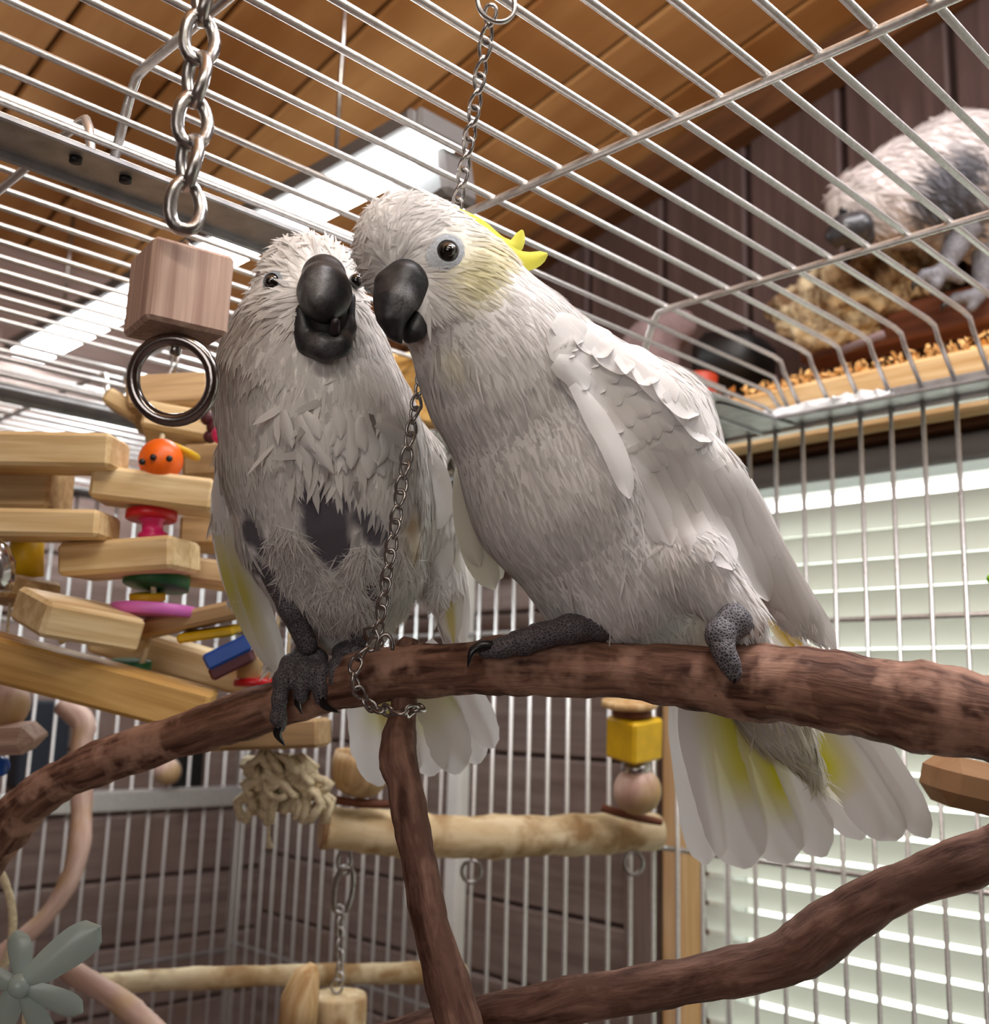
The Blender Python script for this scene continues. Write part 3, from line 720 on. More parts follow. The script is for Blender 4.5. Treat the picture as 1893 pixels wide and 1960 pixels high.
# tail
def tailcol(y0, y1, side, amt=1.0):
    def f(t, v):
        k = np.clip((t - y0) / .12, 0, 1) * np.clip((y1 - t) / .18, 0, 1) * np.clip(.5 + side * v * .9, 0, 1) * amt
        return np.array(WHITE) * (1 - k) + np.array([.70, .66, .05]) * k
    return f
tl2 = [([(1300, 1230), (1322, 1450), (1352, 1655)], 74, .700, tailcol(2, 3, 1), .2),
       ([(1325, 1230), (1370, 1450), (1432, 1662)], 122, .697, tailcol(.0, .78, -1, .9), .22),
       ([(1350, 1225), (1432, 1450), (1512, 1652)], 118, .701, tailcol(.0, .86, -1, 1), .22),
       ([(1390, 1225), (1490, 1450), (1578, 1640)], 104, .704, tailcol(.1, .6, -1, .5), .3),
       ([(1440, 1225), (1560, 1440), (1652, 1606)], 96, .706, tailcol(.1, .5, 1, .3), .3),
       ([(1475, 1220), (1610, 1440), (1722, 1606)], 112, .700, tailcol(.05, .72, 1, 1), .24),
       ([(1510, 1215), (1665, 1430), (1778, 1604)], 74, .703, tailcol(2, 3, 1), .28)]
tail2 = part('tail', c2, 'fanned tail below the perch')
for p_, w_, z_, cf, tp in tl2:
    feather('tail_feather', tail2, BM['vane'], p_, w_, zs=[z_ - .035, z_ - .01, z_ + .005], col=cf, nl=22, tip=tp, base=.45, dome=.10, wav=.06)
cov = lambda p: p[:, 1] > (1330 - CY) / FPX * .66
plumage('undertail_fluff', c2, BM['down'], V2, F2, np.tile([.80, .78, .66], (len(V2), 1)), 9000, lambda p: np.tile([.5, .85, .1], (len(p), 1)), .02, .002, .2, (), jit=.2, bend=.6, only=cov)
# feet
def foot(parent, legs, toes, claws, mat, h=.0011, label=None):
    s = Solid(.004)
    for ch in legs + toes: s.chain(ch)
    f = solid_mesh('foot', s, h, mat, parent, label=label)
    for c in claws: cone_tube('claw', c, f, BM['claw'])
    return f
foot(c2, [[(1195, 1196, .602, 20), (1150, 1200, .592, 26), (1090, 1204, .584, 27)]],
     [[(1090, 1204, .584, 26), (1040, 1216, .583, 23), (1005, 1228, .582, 24), (960, 1240, .581, 18), (930, 1246, .581, 16)],
      [(1085, 1208, .59, 22), (1030, 1212, .60, 18), (985, 1222, .603, 15)]],
     [[(940, 1238, .580, 13), (918, 1238, .578, 11), (902, 1250, .576, 7), (896, 1276, .575, 1.5)]], BM['foot_dark'], label='dark scaly foot laid along the perch')
foot(c2, [[(1398, 1168, .572, 18), (1405, 1190, .566, 30), (1382, 1210, .562, 31)], [(1405, 1185, .566, 26), (1432, 1200, .570, 14)]],
     [[(1378, 1222, .558, 27), (1386, 1250, .554, 20), (1398, 1272, .553, 17), (1405, 1290, .553, 11), (1406, 1303, .554, 4)]],
     [[(1404, 1284, .551, 8), (1406, 1298, .551, 5), (1405, 1308, .552, 1.5)]], BM['foot'], label='grey scaly foot gripping the front of the perch')
# ------------------------------------------------------------------ left-hand cockatoo
B1 = Solid(.016)
B1.cap((590, 545, .628, 92), (590, 612, .622, 106)).chain([(586, 640, .628, 112), (572, 700, .632, 132), (604, 800, .645, 168), (622, 885, .655, 182), (648, 990, .664, 172), (664, 1085, .668, 132), (670, 1175, .675, 78)])
B1.cap((650, 690, .645, 88), (700, 800, .655, 70)).cap((505, 655, .640, 62), (480, 760, .645, 62))
B1.cap((522, 1040, .640, 58), (556, 1140, .642, 30)).cap((722, 1050, .640, 58), (704, 1140, .642, 30))
B1.chain([(460, 880, .660, 46), (442, 1000, .664, 30), (470, 1130, .668, 26), (522, 1262, .672, 12)], zs=.8, k=.008)
B1.chain([(782, 880, .668, 66), (822, 1000, .674, 50), (848, 1120, .68, 34), (866, 1220, .685, 18)], zs=.8, k=.010)
c1 = thing('cockatoo', 'white cockatoo facing us with bare grey chest and open beak, left on the perch', 'bird', P(640, 1290, .66), 'white cockatoos')
G_ = (.10, .09, .11)
sp1 = [((x, y, z), r, G_, 2.2) for x, y, z, r in ((622, 1005, .600, 46), (604, 950, .600, 34), (652, 1066, .61, 34), (630, 1045, .605, 38), (498, 915, .622, 30), (502, 960, .620, 34), (494, 1015, .622, 32), (512, 1050, .618, 22), (500, 1075, .63, 26), (690, 985, .61, 26), (724, 1020, .61, 30), (660, 960, .605, 22), (520, 1105, .625, 24), (540, 1140, .625, 24), (712, 1085, .62, 26), (706, 1130, .625, 26))]
sp1 += [((792, 1010, .63), 36, (.36, .24, .12), .9), ((806, 1060, .635), 30, (.50, .36, .14), .7), ((800, 960, .63), 24, (.2, .16, .14), .8)]
body1, V1, F1, C1 = solid_mesh('body', B1, .0026, BM['body'], c1, (.86, .835, .81), sp1, keep=True)
bk1 = cc(622, 590, .60)
def flow1(p):
    a = p - bk1; a /= np.linalg.norm(a, axis=1)[:, None] + 1e-9
    h = np.clip(1.35 - np.linalg.norm(p - cc(590, 590, .62), axis=1) / .05, 0, 1)[:, None]
    return a * h * 1.2 + (1 - h) * np.array([.03, .98, .05])
skip1 = [((622, 540, .600), 47), ((622, 585, .600), 50), ((625, 640, .60), 50), ((522, 541, .60), 26)]
white1 = C1.mean(1)
from mathutils.kdtree import KDTree
kd = KDTree(len(V1))
for i, v in enumerate(V1): kd.insert(v, i)
kd.balance()
fluffy = lambda p: np.array([white1[kd.find(q)[1]] > .52 for q in p])
plumage('contour_feathers', c1, BM['down'], V1, F1, C1, 11000, flow1, .013, .0024, .10, skip1 + [((500, 930, .621), 24), ((502, 975, .620), 26), ((496, 1020, .622), 24)], jit=.2, bend=.9, only=fluffy)
plumage('face_feathers', c1, BM['down'], V1, F1, C1, 7000, flow1, .008, .0011, .15, skip1, jit=.22, bend=.9, only=lambda p: np.linalg.norm(p - cc(585, 600, .60), axis=1) < .06)
down = np.array([.0, 1., -.1])
ruff = lambda p: (np.linalg.norm((p - cc(660, 838, .60)) * np.array([.7, 1.3, .6]), axis=1) < .032) & fluffy(p)
plumage('ruffled_breast', c1, BM['down'], V1, F1, C1, 1300, lambda p: np.tile(down, (len(p), 1)), .018, .0040, .30, (), jit=.35, bend=.6, only=ruff, soft=.3)
Cw = np.tile([.86, .835, .81], (len(V1), 1))
for q, r, n_ in (((552, 1045, .610), 36, 600), ((575, 1110, .615), 42, 700), ((640, 1150, .625), 56, 900), ((690, 1070, .61), 26, 400), ((650, 1120, .62), 30, 400), ((752, 1090, .63), 34, 400), ((682, 1025, .60), 11, 70), ((800, 1130, .65), 60, 900), ((520, 900, .615), 26, 160), ((745, 1160, .65), 46, 500)):
    sel = np.linalg.norm(V1 - cc(*q), axis=1) < r * q[2] / FPX * 1.25
    fm = F1[sel[F1].all(1)]
    if len(fm): plumage('down_tuft', c1, BM['down'], V1, fm, Cw, int(n_ * 2), lambda p: np.tile([.05, 1, -.05], (len(p), 1)), .013, .0006, .35, (), jit=.4, bend=.4, soft=.25)
for i in range(34):                    # loose larger feathers on the ruffled breast
    x, y = 655 + 62 * rng.normal(), 785 + 62 * rng.random() + 10 * rng.normal()
    a = .35 * rng.normal() + .2; L = 58 + 30 * rng.random(); d = np.array([math.sin(a), math.cos(a)])
    if not 450 < x < 790: continue
    feather('breast_feather', c1, BM['vane'], [(x, y), (x + d[0] * L * .5 + 4 * rng.normal(), y + d[1] * L * .5), (x + d[0] * L, y + d[1] * L)], 22 + 12 * rng.random(), B1, off=.002 + .004 * rng.random(), dome=.22, nl=8, tip=.5, base=.5, groove=.1, wav=.3)
# beak
bs1 = [((606, 540, .572), 34, (.11, .108, .11), 1.1), ((604, 572, .570), 22, (.09, .088, .09), .9), ((594, 650, .575), 26, (.085, .083, .085), 1.0), ((636, 674, .578), 22, (.075, .075, .08), .8)]
ub1 = Solid(.006).chain([(620, 530, .600, 43), (621, 562, .590, 48), (621, 580, .584, 38), (623, 594, .579, 18)]).cap((612, 530, .582, 24), (610, 572, .574, 20), k=.007)
solid_mesh('upper_beak', ub1, .001, BM['beakc'], c1, BB, bs1, noise=.6)
lb1 = Solid(.005).chain([(579, 560, .596, 12), (578, 600, .591, 14), (582, 632, .590, 18), (592, 658, .591, 23), (622, 667, .586, 23), (650, 659, .589, 21), (666, 628, .596, 13), (671, 570, .602, 10)]).cap((612, 658, .585, 19), k=.006)
solid_mesh('lower_beak', lb1, .001, BM['beakc'], c1, BB, bs1, noise=.6)
mw = Solid(.006).cap((622, 600, .594, 44), (626, 630, .594, 38)); solid_mesh('mouth', mw, .0016, BM['maw'], c1, label='black inside of the open beak')
tg = Solid(.004).chain([(640, 634, .582, 11), (642, 616, .578, 9)]); solid_mesh('tongue', tg, .0013, BM['tongue'], c1)
eye_parts(c1, B1, 522, 541, 18, 24, face=(-.3, -.05, -1))
eye_parts(c1, B1, 684, 538, 15, 0, zc=.612, face=(.85, -.05, -.5))
# wings
wing1 = part('wing', c1, 'hanging wing beside the toys')
ystreak = lambda t, v: np.array([.80, .77, .72]) * (1 - np.clip(1 - abs(t - .62) / .3, 0, 1) * np.clip(.4 + v, 0, 1)) + np.array([.66, .60, .10]) * np.clip(1 - abs(t - .62) / .3, 0, 1) * np.clip(.4 + v, 0, 1)
for p_, w_, z_, cf in (([(452, 850), (428, 960), (444, 1090), (500, 1235)], 50, .656, None), ([(470, 860), (436, 990), (462, 1130), (528, 1285)], 56, .652, ystreak), ([(490, 900), (455, 1010), (490, 1150), (540, 1290)], 50, .650, ystreak), ([(440, 860), (424, 940), (432, 1030), (462, 1130)], 36, .650, None)):
    feather('flight_feather', wing1, BM['vane'], p_, w_, zs=[z_, z_ + .004, z_ + .01], col=cf, nl=18, tip=.25, base=.6, wav=.05)
wing1b = part('wing', c1, 'hanging wing behind the chain')
ytip = lambda t, v: np.array([.80, .77, .70]) * (1 - .8 * np.clip((t - .55) / .2, 0, 1) * (abs(v) < .5)) + np.array([.6, .5, .1]) * .8 * np.clip((t - .55) / .2, 0, 1) * (abs(v) < .5)
for p_, w_, z_, cf in (([(770, 840), (812, 940), (846, 1060), (868, 1232)], 60, .664, ytip), ([(790, 850), (836, 950), (862, 1070), (888, 1236)], 52, .668, None), ([(770, 850), (800, 930), (832, 1010), (850, 1110)], 58, .656, None), ([(785, 845), (832, 900), (846, 960), (830, 1016)], 44, .648, None), ([(760, 840), (805, 880), (838, 930), (850, 990)], 50, .652, None)):
    feather('flight_feather', wing1b, BM['vane'], p_, w_, zs=[z_, z_ + .004, z_ + .01], col=cf, nl=18, tip=.3, base=.6, wav=.12)
# tail
tail1 = part('tail', c1, 'frayed tail hanging below the perch')
for p_, w_, z_, cf in (([(720, 1240), (706, 1370), (728, 1505)], 84, .700, tailcol(.1, .7, -1, .6)), ([(745, 1240), (765, 1370), (775, 1500)], 84, .704, tailcol(.1, .7, 1, .8)), ([(770, 1240), (805, 1370), (826, 1486)], 86, .706, tailcol(.1, .75, -1, .9)), ([(785, 1240), (845, 1370), (876, 1482)], 84, .703, tailcol(.1, .6, -1, .4)), ([(800, 1240), (878, 1360), (916, 1462)], 78, .707, tailcol(2, 3, 1)), ([(815, 1230), (900, 1340), (944, 1432)], 60, .704, tailcol(2, 3, 1))):
    feather('tail_feather', tail1, BM['vane'], p_, w_, zs=[z_ - .02, z_, z_ + .006], col=cf, nl=20, tip=.35, base=.5, dome=.12, wav=.2)
# feet
LEG = BM['foot_dark']
lg = Solid(.004).chain([(530, 1100, .632, 30), (560, 1165, .632, 25), (588, 1235, .640, 20)]); solid_mesh('leg', lg, .0014, BM['foot_dark'], c1, label='bare dark grey leg')
lg = Solid(.004).chain([(712, 1050, .628, 28), (702, 1130, .634, 25), (690, 1225, .646, 20)]); solid_mesh('leg', lg, .0014, BM['foot_dark'], c1, label='bare dark grey leg')
foot(c1, [[(588, 1232, .645, 19), (584, 1256, .648, 20), (610, 1262, .650, 18)]],
     [[(580, 1258, .646, 19), (556, 1272, .640, 18), (541, 1302, .632, 17), (535, 1338, .629, 13), (533, 1374, .630, 14), (537, 1392, .632, 10)], [(586, 1258, .646, 18), (582, 1284, .634, 17), (577, 1312, .630, 13), (576, 1334, .630, 13)], [(606, 1260, .646, 18), (616, 1286, .634, 16), (614, 1316, .630, 13), (613, 1338, .630, 12)]],
     [[(535, 1388, .630, 9), (531, 1405, .631, 8), (545, 1427, .635, 1.5)], [(575, 1328, .628, 8), (570, 1345, .630, 7), (578, 1366, .634, 1.5)], [(613, 1332, .628, 8), (622, 1352, .630, 7), (650, 1364, .635, 1.5)]], BM['foot_dark'], label='grey clawed foot curled over the perch')
foot(c1, [[(690, 1222, .650, 18), (680, 1240, .652, 20), (652, 1250, .652, 18)]],
     [[(660, 1248, .648, 18), (646, 1276, .634, 16), (640, 1304, .629, 12)], [(682, 1242, .646, 17), (692, 1260, .640, 13)]],
     [[(640, 1300, .628, 8), (636, 1318, .629, 6), (644, 1336, .633, 1.5)]], BM['foot_dark'], label='grey clawed foot beside the chain')

# ------------------------------------------------------------------ third cockatoo, on the loft outside the cage
B3 = Solid(.03)
B3.chain([(1640, 392, 1.27, 54), (1672, 396, 1.265, 66), (1740, 370, 1.285, 92), (1830, 350, 1.31, 118), (1960, 350, 1.35, 128)]).cap((1850, 420, 1.30, 62), (1960, 470, 1.32, 60))
c3 = thing('cockatoo', 'white cockatoo with grey bald patches on the loft outside the cage, upper right corner', 'bird', P(1850, 545, 1.3), 'white cockatoos')
g3 = (.10, .10, .115)
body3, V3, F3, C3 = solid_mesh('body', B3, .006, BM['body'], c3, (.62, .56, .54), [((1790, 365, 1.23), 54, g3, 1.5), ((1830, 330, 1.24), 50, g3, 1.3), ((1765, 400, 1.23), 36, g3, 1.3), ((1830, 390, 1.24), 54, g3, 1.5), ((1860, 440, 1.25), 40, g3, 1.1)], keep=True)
plumage('contour_feathers', c3, BM['down'], V3, F3, C3, 6000, lambda p: np.tile([.9, .35, .2], (len(p), 1)), .020, .0040, .10, [((1620, 445, 1.24), 40)], jit=.3, bend=.85, soft=.2)
solid_mesh('upper_beak', Solid(.01).chain([(1640, 436, 1.235, 32), (1614, 440, 1.235, 26), (1596, 452, 1.236, 12), (1600, 470, 1.24, 5)]), .003, BM['beak'], c3)
solid_mesh('lower_beak', Solid(.01).chain([(1650, 452, 1.238, 24), (1626, 462, 1.238, 14)]), .003, BM['beak'], c3)
eye_parts(c3, B3, 1614, 404, 9, 0, face=(-.2, -.05, -1))
for q in ([(1845, 440, 1.27, 34), (1825, 480, 1.265, 20), (1812, 512, 1.262, 15)], [(1890, 470, 1.29, 34), (1885, 520, 1.285, 20), (1880, 560, 1.28, 15)]):
    solid_mesh('leg', Solid(.008).chain(q), .0035, BM['foot'], c3)
foot(c3, [[(1812, 512, 1.26, 18), (1800, 522, 1.255, 16)]], [[(1800, 522, 1.25, 15), (1770, 528, 1.245, 12), (1756, 540, 1.245, 8)], [(1800, 524, 1.25, 15), (1790, 545, 1.243, 11), (1786, 560, 1.245, 7)], [(1815, 522, 1.25, 14), (1840, 535, 1.245, 10)]], [[(1758, 538, 1.243, 7), (1748, 546, 1.243, 5), (1748, 558, 1.246, 1)]], BM['foot'], .003)
foot(c3, [[(1880, 555, 1.28, 16), (1868, 566, 1.27, 15)]], [[(1868, 566, 1.265, 14), (1830, 572, 1.26, 11), (1812, 582, 1.26, 7)], [(1872, 568, 1.265, 14), (1858, 590, 1.26, 9)]], [[(1814, 580, 1.258, 6), (1804, 586, 1.258, 4), (1802, 596, 1.26, 1)]], BM['foot'], .003)
# ------------------------------------------------------------------ chains
def link_mesh(L, Wd, r, seg=7, n=18, twist=0.0):
    """one oval link along local z, centred"""
    a = np.arange(n) / n * 2 * np.pi
    hx = (Wd / 2 - r); hz = L / 2 - r
    x = hx * np.sign(np.cos(a)) * np.abs(np.cos(a)) ** .8; z = hz * np.sign(np.sin(a)) * np.abs(np.sin(a)) ** .9
    th = twist * z / hz; pts = np.stack([x * np.cos(th), x * np.sin(th), z], 1)
    return MB().tube(pts, r, seg, closed=True, up=(0, 1, 0))
def frame(d, ang, ref=None):
    d = unit(d); u = RC @ np.array([1., 0, 0]) if ref is None else ref; x = unit(u - d * (u @ d)); y = np.cross(d, x)
    c, s_ = math.cos(ang), math.sin(ang); X = c * x + s_ * y; Y = np.cross(d, X)
    return Matrix(((X[0], Y[0], d[0]), (X[1], Y[1], d[1]), (X[2], Y[2], d[2])))
def chain(parent, path, L, Wd, r, mat, pitch, a0=.6, a1=-.8, jit=.1, twist=.35, start=0.0, name='link'):
    q = smooth_path(path, 240); s_ = np.r_[0, np.cumsum(np.linalg.norm(np.diff(q, axis=0), axis=1))]
    base = bpy.data.meshes.new(name); mb = link_mesh(L, Wd, r, twist=twist); base = mb.mesh(name, np.zeros(3)); base.materials.append(mat)
    base.polygons.foreach_set('use_smooth', [True] * len(base.polygons)); k = 0; s = start
    while s < s_[-1]:
        p = np.array([np.interp(s, s_, q[:, i]) for i in range(3)]); e = .3 * pitch
        d = np.array([np.interp(min(s + e, s_[-1]), s_, q[:, i]) - np.interp(max(s - e, 0), s_, q[:, i]) for i in range(3)])
        o = bpy.data.objects.new(name, base); S.collection.objects.link(o); o.parent = parent
        Rm = frame(d, (a0 if k % 2 == 0 else a1) + jit * rng.normal())
        o.matrix_local = Matrix.Translation(Vector(p - WLOC[parent.name])) @ Rm.to_4x4(); WLOC[o.name] = p
        s += pitch; k += 1
top1 = onp(395, -70, 2, ZR - .002); top1[2] = ZR + ZC
h1 = thing('hanging_chain', 'coarse steel chain hanging from the cage roof above the pink wooden block, left', 'chain', top1)
blk = P(343, 562, .522); blk_top = np.array([top1[0], top1[1], 0]) + [0, 0, P(352, 470, .526)[2]]
chain(h1, [blk_top + [0, 0, .0085], (top1 * .5 + blk_top * .5), top1 + [0, 0, .016]], .0300, .0210, .0032, M['steel'], .0218, .62, -.8, .06, .3)
# wooden block, eye and ring
M['block'] = wood('pinkish_block_wood', '#b08f80', '#d2b4a2', (260, 260, 9), .6, .35, .0008, detail=3)
bk = thing('wooden_block_toy', 'pinkish wooden cube on the coarse chain with a steel ring below it', 'bird toy', P(340, 800, .52))
put('block', MB().box(P(342, 568, .528), (.0400, .0410, .0400), rotm(3, -9, -34), .002, gax=1), M['block'], bk, False, label='chewed pinkish wooden cube')
put('pin', MB().tube([P(350, 486, .526), P(348, 474, .526), P(356, 466, .526), P(364, 474, .526), P(362, 486, .526)], .0022, 8), M['steel'], bk)
put('eye_screw', MB().tube([P(340, 645, .524), P(338, 664, .521), P(335, 676, .519)], .0026, 8), M['steel'], bk)
rc = P(331, 727, .517); a = np.linspace(0, 2 * np.pi, 41)[:-1]; rr = 79 * .517 / FPX
Rr = rotm(-8, 4, 6)
put('ring', MB().tube([rc + Rr @ np.array([math.cos(t) * rr, math.sin(t) * rr * 0.98, 0]) for t in a], .0033, 12, closed=True), M['ring'], bk)

# thin chain from the roof to the main perch, wrapped round it
h2 = thing('hanging_chain', 'thin twisted steel chain from a roof ring, wrapped round the middle of the main perch', 'chain', P(950, 10, .55))
t2 = onp(938, 30, 2, ZR - .012); e2 = P(722, 1222, .618)
chain(h2, [t2, P(905, 225, .572), P(870, 420, .602), P(836, 600, .632), P(802, 750, .612), P(779, 870, .597), P(752, 1030, .594), P(733, 1150, .602), P(722, 1222, .610)], .0125, .0088, .00105, M['steel'], .0084, .75, -.75, .08, .5)
rc = onp(950, 6, 2, ZR - .006); rr = .0095
put('ring', MB().tube([rc + (RC @ np.array([math.cos(t) * rr, math.sin(t) * rr, .35 * rr * math.cos(t)])) for t in a], .0013, 8, closed=True), M['steel'], h2)
wrap2 = [P(716, 1232, .608), P(692, 1252, .608), P(678, 1285, .606), P(686, 1322, .606), P(712, 1352, .610), P(745, 1360, .600), P(775, 1362, .594), P(802, 1356, .606), P(812, 1342, .612)]
chain(h2, wrap2, .0125, .0090, .00115, M['steel'], .0084, .2, -1.2, .12, .5)
a_ = np.linspace(-.4, 3.6, 20)
put('hook', MB().tube([P(738 + 14 * math.cos(t), 1236 - 22 * math.sin(t), .606) for t in a_], .0011, 8), M['steel'], h2)
put('hook', MB().tube([P(700, 1225, .612), P(698, 1205, .608), P(716, 1198, .606), P(726, 1220, .606), P(718, 1246, .604)], .0012, 8), M['steel'], h2)
# ------------------------------------------------------------------ toys, perches and clutter
M.update(
    pale=wood('pale_pine', '#cbaa78', '#ead2a4', (110, 110, 7), .55, .2, detail=3),
    yellowpine=wood('yellow_pine', '#b98a45', '#dcb26c', (110, 110, 6), .55, .2, detail=3),
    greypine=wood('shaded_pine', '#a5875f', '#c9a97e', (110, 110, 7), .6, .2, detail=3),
    birch=wood('birch_log', '#c9ad80', '#ecdcb8', (40, 40, 12), .7, .5, .002, patch='#a8875c', pscale=22),
    pinkbark=wood('peeled_pinkish_branch', '#b08d7e', '#dcc2b4', (60, 60, 10), .7, .4, .002, patch='#b99a6a', pscale=9),
    endgrain=wood('end_grain', '#8f6a48', '#a98561', (30, 30, 3), .75, .3),
    cork=wood('tan_cork', '#6b5138', '#dccaa6', (34, 34, 26), .9, 1.0, .006, detail=8, lo=.42, hi=.6),
    redwood=wood('reddish_board', '#5e3523', '#84503a', (60, 60, 5), .6, .2),
    orange=plain('orange_plastic', '#e8640c', .4, var=.12, bscale=30), orangered=plain('orange_red_plastic', '#b03a1c', .5), red=plain('red_plastic', '#c01420', .35),
    pink=plain('magenta_plastic', '#d4206c', .35), lilac=plain('lilac_plastic', '#d66fc0', .4), green=plain('dark_green_dye', '#0c5a2c', .5, var=.3),
    yellow=plain('yellow_dye', '#e0b414', .5, var=.12), blue=plain('blue_plastic', '#14489c', .35), navy=plain('navy_panel', '#1c2430', .6, var=.2, bscale=8),
    maroon=plain('maroon_bead', '#4a1420', .5), lime=plain('lime_plastic', '#86c81c', .4), rope=plain('cotton_rope', '#d6c6a4', .9, bump=.4, bscale=300, var=.2),
    shav=plain('wood_shavings', '#d9a866', .8, var=.3, bscale=90), grey=plain('grey_fibre', '#8d8880', .9, bump=.5, bscale=200, var=.35),
    paper=plain('white_band', '#eef0f2', .8, var=.02), pinkgrey=plain('pinkish_grey_cloth', '#75605f', .9, bump=.4, bscale=60, var=.2),
)
tm, nt, b = node_mat('teal_clear_plastic')
b.inputs['Base Color'].default_value = hexc('#cfe6e0') + (1,); b.inputs['Roughness'].default_value = .25
b.inputs['Transmission Weight'].default_value = .35; b.inputs['Alpha'].default_value = .85
M['teal'] = tm
def board(name, parent, q, L, Hh, D, mat, roll=0, yaw=0, pitch=0, bev=.002, label=None):
    """board centred on the sight line of (px, py) at distance Z; L and Hh are its picture sizes there, D its depth in metres"""
    k = q[2] / FPX
    return put(name, MB().box(P(*q), (L * k, Hh * k, D), rotm(roll, pitch, yaw), bev, gax=0), mat, parent, False, label=label)
def turned(name, parent, q, prof, mat, axis=(0, -1, 0), seg=22, label=None):
    """lathe about a camera-frame axis; prof in picture pixels at distance Z"""
    k = q[2] / FPX
    return put(name, MB().lathe(P(*q), RC @ unit(axis), [(a * k, r * k) for a, r in prof], seg), mat, parent, True, label=label)
disc = lambda r, h: [(-h / 2, 0), (-h / 2, r * .94), (-h / 2 + 2, r), (h / 2 - 2, r), (h / 2, r * .94), (h / 2, 0)]
ballp = lambda r, sq=1.0: [(-r * sq * math.cos(math.pi * i / 12), r * math.sin(math.pi * i / 12)) for i in range(13)]

ty = thing('wooden_slat_toy', 'big hanging toy of staggered pine planks and coloured bits at the left', 'bird toy', P(250, 1400, .86))
for q, L, Hh, D, mat, ro, ya, pi, lb in (
        ((85, 869, .80), 290, 66, .045, 'pale', 1, 0, 4, 'thick plank, topmost at the left edge'),
        ((45, 930, .84), 150, 112, .05, 'greypine', 1, 0, 0, 'upright block under the topmost plank'),
        ((302, 943, .82), 224, 62, .05, 'pale', 6, -6, 3, 'plank under the orange ball'),
        ((85, 1007, .80), 250, 52, .05, 'pale', 1, 0, 4, None), ((250, 1070, .82), 226, 62, .055, 'pale', -3, 8, 3, None),
        ((20, 1130, .83), 120, 46, .06, 'greypine', 1, 18, 0, None), ((150, 1186, .78), 195, 66, .06, 'pale', 16, -44, 8, 'plank with a shaded end, tilting down to the right'),
        ((358, 1188, .84), 250, 34, .04, 'greypine', -12, 6, 6, None), ((350, 1262, .90), 330, 62, .05, 'pale', 17, -6, 6, None),
        ((185, 1306, .80), 440, 82, .05, 'yellowpine', 15.5, -6, 5, 'longest yellowish plank, lowest of the toy'),
        ((330, 772, .95), 150, 66, .06, 'greypine', -8, -10, -8, None), ((238, 778, .94), 70, 32, .03, 'pale', 30, 0, 0, None),
        ((350, 836, .93), 130, 56, .07, 'pale', 8, -6, -12, None), ((402, 893, .92), 76, 66, .05, 'greypine', -3, 0, 0, None),
        ((396, 1024, .92), 76, 58, .05, 'greypine', 0, 0, 0, None), ((405, 1100, .88), 100, 46, .05, 'greypine', 6, -20, 0, 'gnawed rough-edged plank')):
    board('plank', ty, q, L, Hh, D, M[mat], ro, ya, pi - 12, .003, lb)
turned('ball', ty, (308, 881, .81), ballp(42), M['orange'], label='orange ball with holes')
for x, y in ((293, 875), (324, 878), (272, 884)):
    k = P(x, y, .792); put('ball_hole', MB().ball(k, .0025, 10, 8), M['dark'], ty)
turned('disc', ty, (345, 862, .83), disc(40, 10), M['yellow'], (.4, -1, .2), label='yellow disc')
turned('disc', ty, (290, 987, .82), disc(48, 18), M['red'], (0, -1, .25), label='red disc')
turned('spool', ty, (292, 1008, .82), [(-20, 0), (-20, 27), (-14, 28), (-8, 20), (8, 20), (14, 28), (20, 27), (20, 0)], M['pink'], label='magenta spool')
turned('disc', ty, (300, 1113, .84), disc(62, 26), M['green'], (.1, -1, .3), label='dark green disc')
turned('disc', ty, (282, 1143, .84), disc(34, 16), M['yellow'], label='yellow disc')
turned('petal', ty, (296, 1170, .83), disc(82, 22), M['lilac'], (.05, -1, .2), label='lilac plastic petal')
turned('spool', ty, (250, 1283, .84), [(-18, 0), (-18, 36), (18, 38), (18, 0)], M['green'], (.1, -1, 0), label='dark green spool')
board('strip', ty, (402, 1212, .84), 110, 18, .03, M['yellow'], -8, 0, 0, .002, 'yellow strip')
bx = board('card_box', ty, (440, 1246, .83), 92, 32, .04, M['blue'], -26, -10, 0, .002, 'blue and dark red box')
board('card_flap', bx, (446, 1270, .83), 86, 26, .036, M['maroon'], -26, -10, 0, .002)
turned('bead', ty, (488, 1272, .86), [(-28, 0), (-28, 34), (20, 38), (28, 34), (28, 0)], M['pale'], label='beige wooden cylinder')
turned('disc', ty, (490, 1307, .86), disc(42, 14), M['red'], (0, -1, .2), label='red disc')
turned('cylinder', ty, (52, 1064, .84), [(-40, 0), (-40, 30), (40, 30), (40, 0)], M['yellow'], label='yellow cylinder')
for i, (x, y, r) in enumerate(((398, 800, 15), (410, 818, 15), (402, 836, 13))): turned('bead', ty, (x, y, .88), ballp(r), M['maroon'], label='maroon bead')
turned('bead', ty, (424, 832, .87), ballp(19), M['pink'], label='magenta bead')
put('cord', MB().tube([P(322, 780, .95), P(298, 900, .84), P(290, 1000, .83), P(296, 1180, .84), P(255, 1330, .83)], .0025, 6), M['rope'], ty)
put('cord', MB().tube([P(60, 860, .81), P(56, 1000, .84), P(50, 1110, .84), P(120, 1230, .82)], .0025, 6), M['rope'], ty)
hk = onp(330, 690, 2, ZR); hk = np.array([P(330, 735, .95)[0], P(330, 735, .95)[1], ZR - .006 + ZC])
chain(ty, [hk, P(330, 740, .95)], .02, .012, .0014, M['steel'], .0145)
